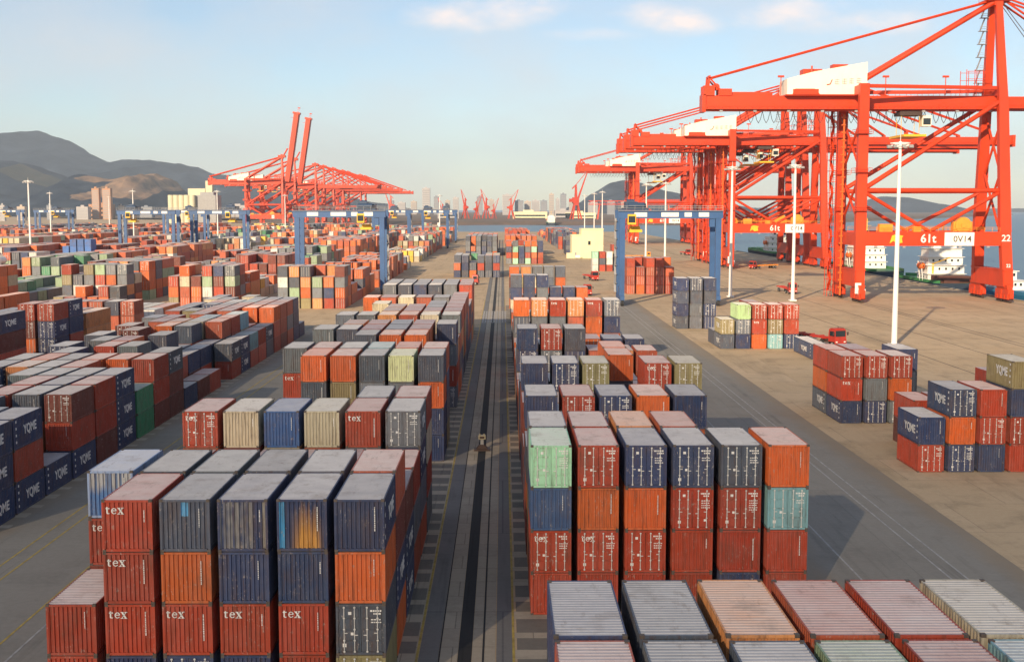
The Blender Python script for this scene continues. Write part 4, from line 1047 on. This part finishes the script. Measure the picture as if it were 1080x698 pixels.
# ------------------------------------------------------------------ ships
def ship(label, x, y, beam, length, hullmat, deckmat, zdeck, sup, face=1, supmat=None, extra=None):
    r = thing('cargo_ship', label, 'ship', (x, y, 0)); hb = beam/2
    sec = []
    for t, wf in ((0,.72),(.05,.9),(.14,1),(.78,1),(.9,.72),(1,.05)): sec.append((t*length, hb*wf))
    m = MB(); vs = []
    for yy_, ww in sec: vs += [(-ww*.85,yy_,-3.4),(ww*.85,yy_,-3.4),(ww,yy_,zdeck),(-ww,yy_,zdeck)]
    fs = [(3,2,1,0)]
    for i in range(len(sec)-1):
        a, b = 4*i, 4*i+4; fs += [(a+1,a+2,b+2,b+1),(a+3,a,b,b+3)]
    fs.append((4*(len(sec)-1),4*(len(sec)-1)+1,4*(len(sec)-1)+2,4*(len(sec)-1)+3)); m.add(vs, fs); m.build('hull', hullmat, r)
    m = MB(); vs = []
    for yy_, ww in sec: vs += [(-ww*.99,yy_,zdeck-.02),(ww*.99,yy_,zdeck-.02)]
    m.add(vs, [(2*i,2*i+1,2*i+3,2*i+2) for i in range(len(sec)-1)])
    for i in range(len(sec)-1):
        for s in (-1, 1): m.bar((s*sec[i][1]*.98,sec[i][0],zdeck+.5),(s*sec[i+1][1]*.98,sec[i+1][0],zdeck+.5),.12,1.0)
    m.build('deck', deckmat, r)
    sy0, sl_, sw, tiers = sup
    m = MB(); z = zdeck
    for k in range(tiers):
        f_ = 1 - .03*k*(k > 1); m.box(-sw/2*f_, sw/2*f_, sy0+.5*k, sy0+sl_-.6*k, z, z+2.7); m.box(-sw/2*f_-.5, sw/2*f_+.5, sy0+.5*k-.7, sy0+sl_-.6*k+.7, z+2.7, z+2.85); z += 2.85
    bw = sw*.62; m.box(-bw/2, bw/2, sy0+2, sy0+sl_*.7, z, z+2.5); m.box(-bw/2-.6,bw/2+.6,sy0+1.6,sy0+sl_*.7+.4,z+2.5,z+2.7)
    st = m.build('superstructure', SHIPW, r)
    zz = zdeck
    for k in range(tiers):
        f_ = 1 - .03*k*(k > 1)
        for q in range(5):
            xx = (-.4+.2*q)*sw*f_*.9
            w_ = MB(); w_.box(xx-.32,xx+.32,sy0+.5*k-.03,sy0+.5*k+.02,zz+1.2,zz+2.0)
            if k < 3: w_.build('window', GLASSD, st)
        for q in range(4):
            w_ = MB(); yy_ = sy0+.5*k+1.2+q*(sl_-1.1*k-2)/3.4; w_.box(-sw/2*f_-.03,-sw/2*f_+.02,yy_,yy_+.6,zz+1.2,zz+2.0)
            if k < 3: w_.build('window', GLASSD, st)
        zz += 2.85
    w_ = MB()
    for q in range(6): w_.box(-bw/2+.3+q*(bw-.6)/6,-bw/2+.3+q*(bw-.6)/6+(bw-.6)/7.5,sy0+1.96,sy0+2.02,zz+1.1,zz+2.0)
    w_.build('bridge_windows', GLASSD, st)
    m = MB(); m.tube((0,sy0+sl_*.4,zz+2.7),(0,sy0+sl_*.4,zz+9),.28,8,.12); m.bar((-1.8,sy0+sl_*.4,zz+6),(1.8,sy0+sl_*.4,zz+6),.14); m.bar((-1.1,sy0+sl_*.4,zz+7.6),(1.1,sy0+sl_*.4,zz+7.6),.12); m.build('radar_mast', YELLOW, st)
    m = MB(); m.tube((0,sy0+sl_*.8,zz-2),(0,sy0+sl_*.8,zz+2.6),1.3,12,1.1); m.build('funnel', LIFE, st)
    m = MB(); lx = -sw/2-1.3
    n = 10; vs = []
    for t, rr in ((0,.2),(.12,.8),(.3,1.15),(.7,1.15),(.88,.8),(1,.2)):
        vs += [(lx+rr*math.cos(2*math.pi*i/n), sy0+1+5.2*t, zdeck+5.4+rr*1.1*math.sin(2*math.pi*i/n)) for i in range(n)]
    m.add(vs, [(j*n+i,j*n+(i+1)%n,(j+1)*n+(i+1)%n,(j+1)*n+i) for j in range(5) for i in range(n)]); m.build('lifeboat', LIFE, r)
    m = MB(); m.bar((lx+.3,sy0+2,zdeck),(lx-.6,sy0+2,zdeck+7),.25); m.bar((lx+.3,sy0+5,zdeck),(lx-.6,sy0+5,zdeck+7),.25); m.build('davit', SHIPW, r)
    if extra: extra(r, zdeck, hb, length)
    return r
def hatch(r, z, hb, L):
    for k in range(3):
        m = MB(); a = L*.42+k*L*.14; m.box(-hb*.7,hb*.7,a,a+L*.11,z,z+1.3); m.build('hatch_cover', SHIPG, r)
    m = MB(); m.tube((0,L*.40,z),(0,L*.40,z+9),.4,10,.3); m.tube((0,L*.40,z+8),(hb*.6,L*.62,z+11),.25,8); m.build('deck_crane', YELLOW, r)
def hatch_near(r, z, hb, L):
    m = MB(); m.box(-hb*.75,hb*.75,1.5,8.0,z,z+2.4); m.box(-hb*.5,hb*.2,.6,1.4,z,z+1.6); m.build('cargo_hold', simple('hold_rust', (.10,.035,.025), .7), r)
    m = MB(); m.tube((-hb*.6,9.4,z),(-hb*.6,9.4,z+6.5),.3,8); m.tube((-hb*.6,9.4,z+6.2),(-hb*.1,4,z+8.5),.2,8); m.build('deck_crane', YELLOW, r)
ship('white ship superstructure with rows of square windows by the nearest crane', 151.5, 404, 15, 52, SHIPD, SHIPG, -.2, (9, 11, 12.5, 4), extra=hatch_near)
ship('green decked ship with white deckhouse and orange lifeboat left of the white one', 150.5, 470, 15, 74, SHIPD, SHIPG, .4, (26, 14, 13, 4), extra=hatch)
ship('blue hulled boat at the right edge of the quay', 149.5, 322, 13, 56, SHIPB, SHIPB, .8, (34, 10, 9, 1))
ship('white and yellow ship behind the second crane legs', 151, 640, 17, 84, SHIPD, SHIPG, 1.2, (16, 14, 14, 3), extra=hatch)
ship('small white ship moored at the far shore behind the basin', 84, 2085, 16, 70, SHIPD, SHIPG, 2, (14, 16, 13, 4))

# ------------------------------------------------------------------ buildings and tanks
def px(x, Y): return (x - 530)/F_PX*Y
def pz(y, Y): return CAMZ + (221 - y)/F_PX*Y
r = thing('stores_building', 'pale yellow flat roofed building with one dark window beside the lane', 'building', (0,0,0))
m = MB(); xa, xb, xc, Y = px(603,610), px(613,610), px(636,610), 610
m.box(xa,xb,Y,Y+16,0,pz(248.5,Y)); m.box(xb,xc,Y-.6,Y+18,0,pz(242,Y)); m.box(xa-2.5,xa,Y+1,Y+6,0,2.6); wl = m.build('wall', HOUSEY, r)
m = MB(); m.box(xa-.2,xb-.01,Y-.2,Y+16.2,pz(248.5,Y),pz(248.5,Y)+.5); m.box(xb,xc+.2,Y-.8,Y+18.2,pz(242,Y),pz(242,Y)+.5); m.build('roof', HOUSEY, r)
m = MB(); m.box(px(620,Y),px(622.6,Y),Y-.7,Y-.55,pz(258,Y),pz(254,Y)); m.build('window', GLASSD, r)
m = MB(); m.box(px(606,Y),px(608,Y),Y-.06,Y+.05,0,3); m.build('door', GREY, r)
m = MB(); m.tube((px(606,Y),Y-4,.9),(px(611,Y),Y-4,.9),.9,10); m.build('pipe_rack', SHIPW, r)
def city(label, cat, x0, x1, ytop, Y, mat, floors=10, cols=6, roof=None, depth=None, grp=None):
    r = thing('apartment_tower' if floors > 6 else 'warehouse', label, cat, (0,0,0), 0, grp)
    a, b, z = px(x0,Y), px(x1,Y), pz(ytop,Y); d = depth or (b-a)*.8
    m = MB(); m.box(a,b,Y,Y+d,0,z); m.build('wall', mat, r)
    m = MB(); m.box(a-.3,b+.3,Y-.3,Y+d+.3,z,z+1.2); m.box(a+(b-a)*.3,a+(b-a)*.6,Y+d*.3,Y+d*.6,z+1.2,z+5); m.build('roof', mat, r)
    m = MB()
    for k in range(floors):
        zz = 3 + (z-5)*k/floors; m.box(a+(b-a)*.06,b-(b-a)*.06,Y-.25,Y-.02,zz,zz+(z-5)/floors*.5)
    m.build('window_band', GREY if floors > 6 else GLASSD, r); return r
TAN = simple('tower_tan', (.45,.25,.15), .8, 0, .1, .05); CITY1 = simple('city_pale', (.42,.40,.40), .8, 0, .1, .01); CITY2 = simple('city_grey', (.22,.24,.28), .8, 0, .1, .01); CITY3 = simple('city_warm', (.48,.40,.33), .8, 0, .1, .01)
city('tan twin tower below the hills at left, left half', 'building', 100.5, 108, 199.5, 3000, TAN, 14)
city('tan twin tower below the hills at left, right half', 'building', 111.5, 120, 199.5, 3000, TAN, 14)
city('low tan annex behind the twin towers', 'building', 97, 119, 216, 3050, TAN, 3)
r = thing('grain_silo', 'pale silo block with rounded sunlit front and grey roof at left', 'silo', (0,0,0)); Y = 1500
m = MB()
for k in range(5): xx = px(183+k*5.6,Y); m.tube((xx,Y,0),(xx,Y,pz(206,Y)),px(533.0,Y),16)
m.box(px(181,Y),px(208,Y),Y+2,Y+24,0,pz(206.5,Y)); m.build('silo_drum', PALEG, r)
m = MB(); m.box(px(208,Y),px(229,Y),Y+4,Y+34,0,pz(206,Y)); m.box(px(212,Y),px(226,Y),Y+8,Y+26,pz(206,Y),pz(203,Y)); m.build('side_hall', GREY, r)
m = MB(); m.box(px(198,Y),px(216,Y),Y+14,Y+24,pz(206,Y),pz(199,Y)); m.box(px(217,Y),px(224,Y),Y+12,Y+22,pz(206,Y),pz(191,Y)); m.build('head_house', PALEG, r)
rc = random.Random(8); GC = 'hazy city blocks on the horizon'
hz_list = [(446,454,199),(458,463,208),(470,475,212),(478,484,209),(503,509,208),(516,521,211),(530,541,206),(543,552,212),(553,560,213),(561,569,212),(570,577,212),(579,584,205),(586,590,210),(591,597,205),(600,606,213),(420,428,214),(410,416,212),(434,440,213),(620,630,214),(640,648,212),(655,664,213)]
for i, (a, b, yt) in enumerate(hz_list):
    city('hazy distant block %s on the skyline, %s' % (('pale','grey','warm toned')[i % 3], 'left of centre' if b < 500 else 'centre' if b < 560 else 'right of centre'), 'building', a, b, yt, 4300 + rc.randrange(900), (CITY1, CITY2, CITY3)[i % 3], 12, grp=GC)
for i, (a, b, yt) in enumerate([(4,9,217),(22,30,218.4),(53,58,217),(84,96,218.6),(128,133,217.4),(150,163,218.6),(243,262,217)]):
    city('small hazy building under the dark hills at far left', 'building', a, b, yt, 2600 + 120*i, (CITY1, CITY3, CITY2)[i % 3], 7, grp='small buildings under the hills')
for a, b, yt, lab in ((541,577,224,'long pale yellow shed on the far bank'),(585,604,222.5,'white shed behind the moored ship on the far bank'),(596,628,225,'cream shed right of the ship on the far bank'),(462,484,224,'grey low shed left on the far bank')):
    city(lab, 'shed', a, b, yt, 2640, HOUSEY if 'yellow' in lab or 'cream' in lab else CITY1, 2, depth=40)
# jib cranes of the shipyard over the basin
def jib():
    r = thing('jib_crane', 'jib', 'jib crane'); m = MB()
    for a in (-1, 1):
        for b in (-1, 1): m.bar((a*7,b*7,0),(a*2.5,b*2.5,22),1.8)
    m.box(-3.5,3.5,-3.5,3.5,21,24); m.build('portal', CRANE, r)
    m = MB(); m.bar((0,0,24),(0,0,52),4.5,4.5,2.2,2.2); m.box(-5,4,-3.5,3.5,24,33); m.box(-10,-5,-3,3,26,31); m.build('slewing_tower', CRANE, r)
    m = MB(); m.bar((2,0,27),(19,0,74),2.6,2.6,1.2,1.2); m.tube((0,0,52),(19,0,74),.5,5); m.bar((-6,0,46),(0,0,52),1.5); m.build('jib', CRANE, r); return r
jp = jib()
for i, (x, Y, rz, sc, lab) in enumerate(((467,2700,2.6,.62,'small red jib crane leftmost on the far bank'),(491,2660,2.2,.86,'tall red jib crane on the far bank, jib steep'),(503,2600,.6,.72,'red jib crane beside the tall one, standing lower'),(513,2700,2.4,.88,'red jib crane in the middle of the far bank cluster'),(521,2650,.4,.6,'short red jib crane right of the middle cluster'),(539,2640,.2,.85,'red jib crane left of the long yellow shed, jib to the right'),(607,2500,.25,1.35,'largest red jib crane right of the moored ship'),(413,2900,2.9,1.0,'red jib crane near the right end of the left berth'))):
    r = jp if i == 0 else copy_tree(jp, (0,0,0)); r.location = (px(x,Y),Y,4.4); r.rotation_euler = (0,0,rz); r.scale = (sc,)*3; r['label'] = lab; r['group'] = 'red shipyard jib cranes'
# red lattice gantries on the far right shore
def goliath(x, Y, wd, h, lab):
    r = thing('goliath_crane', lab, 'gantry crane', (px(x,Y),Y,2)); m = MB()
    for s in (-1, 1):
        for b in (-1, 1): m.bar((s*wd/2,b*8,0),(s*wd/2*.94,b*3,h),2.2)
    m.build('leg', CRANE, r); m = MB()
    for zz in (h, h+7): m.box(-wd*.62,wd*.62,-3,3,zz,zz+1.6)
    n = 18
    for i in range(n): a = -wd*.62+i*wd*1.24/n; m.bar((a,-3,h+1),(a+wd*.62/n,-3,h+7.4),.7); m.bar((a+wd*.62/n,-3,h+7.4),(a+wd*1.24/n,-3,h+1),.7)
    m.build('truss_girder', CRANE, r)
goliath(668, 2500, 150, 32, 'low red truss gantry on the far shore behind the blue gantry'); goliath(720, 2700, 170, 36, 'long red truss gantry on the far shore seen through crane legs')
# white tank containers on a stack
tk = None
for c in range(6):
    x, y = -167.5 + c*PX + W/2, 366 + L20/2
    if tk is None:
        tk = thing('tank_container', 't', 'tank container'); m = MB()
        for a in (-1, 1):
            for b in (-1, 1): m.bar((a*(W/2-.06),b*(L20/2-.06),0),(a*(W/2-.06),b*(L20/2-.06),H),.12)
            m.bar((-W/2+.12,a*(L20/2-.06),.06),(W/2-.12,a*(L20/2-.06),.06),.11); m.bar((-W/2+.12,a*(L20/2-.06),H-.06),(W/2-.12,a*(L20/2-.06),H-.06),.11)
            m.bar((a*(W/2-.06),-L20/2+.12,.06),(a*(W/2-.06),L20/2-.12,.06),.11)
        m.build('frame', GREY, tk)
        m = MB(); n = 20; vs = []
        prof = ((-2.8,.25),(-2.72,.75),(-2.5,1.05),(-2.2,1.12),(2.2,1.12),(2.5,1.05),(2.72,.75),(2.8,.25))
        for yy_, rr in prof: vs += [(rr*math.cos(2*math.pi*i/n),yy_,1.28+rr*math.sin(2*math.pi*i/n)) for i in range(n)]
        m.add(vs, [(j*n+i,j*n+(i+1)%n,(j+1)*n+(i+1)%n,(j+1)*n+i) for j in range(len(prof)-1) for i in range(n)] + [tuple(range(n)), tuple(range((len(prof)-1)*n,len(prof)*n))]); m.build('tank', SHIPW, tk); t = tk
    else: t = copy_tree(tk, (0,0,0))
    t.location = (x, y, 3*TZ); t['group'] = 'white tank containers'; t['label'] = '%s white tank container from the left, on the red stacks at far left' % ORD[c+1]
# cable guide post in the aisle
r = thing('cable_guide_post', 'small yellow topped cable guide post standing in the middle of the aisle', 'post', (-2.1, 122, .012))
m = MB(); m.box(-.8,.8,-.6,.6,0,.18); m.prism([(-.6,.18),(.6,.18),(.2,.6),(-.2,.6)], -.35, .35); m.build('base', CRANED, r)
m = MB(); m.box(-.16,.16,-.15,.15,.6,1.15); m.build('post', GREY, r)
m = MB(); m.box(-.36,.36,-.3,.3,1.15,1.55); m.tube((-.22,0,1.55),(-.22,0,1.68),.08,8); m.tube((.22,0,1.55),(.22,0,1.68),.08,8); hd = m.build('head', simple('post_cream', (.36,.32,.22), .6), r)
m = MB(); m.box(-.24,.24,-.33,-.29,1.24,1.46); m.build('face_plate', CRANED, hd)

# ------------------------------------------------------------------ air
mh = bpy.data.materials.new('haze_air'); mh.use_nodes = True; t = mh.node_tree; t.nodes.clear()
oo = N(t, 'ShaderNodeOutputMaterial'); pv = N(t, 'ShaderNodeVolumePrincipled'); pv.inputs['Color'].default_value = (.74,.86,1.0,1); pv.inputs['Density'].default_value = HAZE_DENSITY; pv.inputs['Anisotropy'].default_value = .0
t.links.new(pv.outputs[0], oo.inputs['Volume'])
mb = MB(); mb.box(-16000,16000,-1300,14500,-12,720)
hzo = mb.build('haze', mh); hzo['kind'] = 'stuff'; tag(hzo, 'thin pale evening haze over the whole port', 'haze')
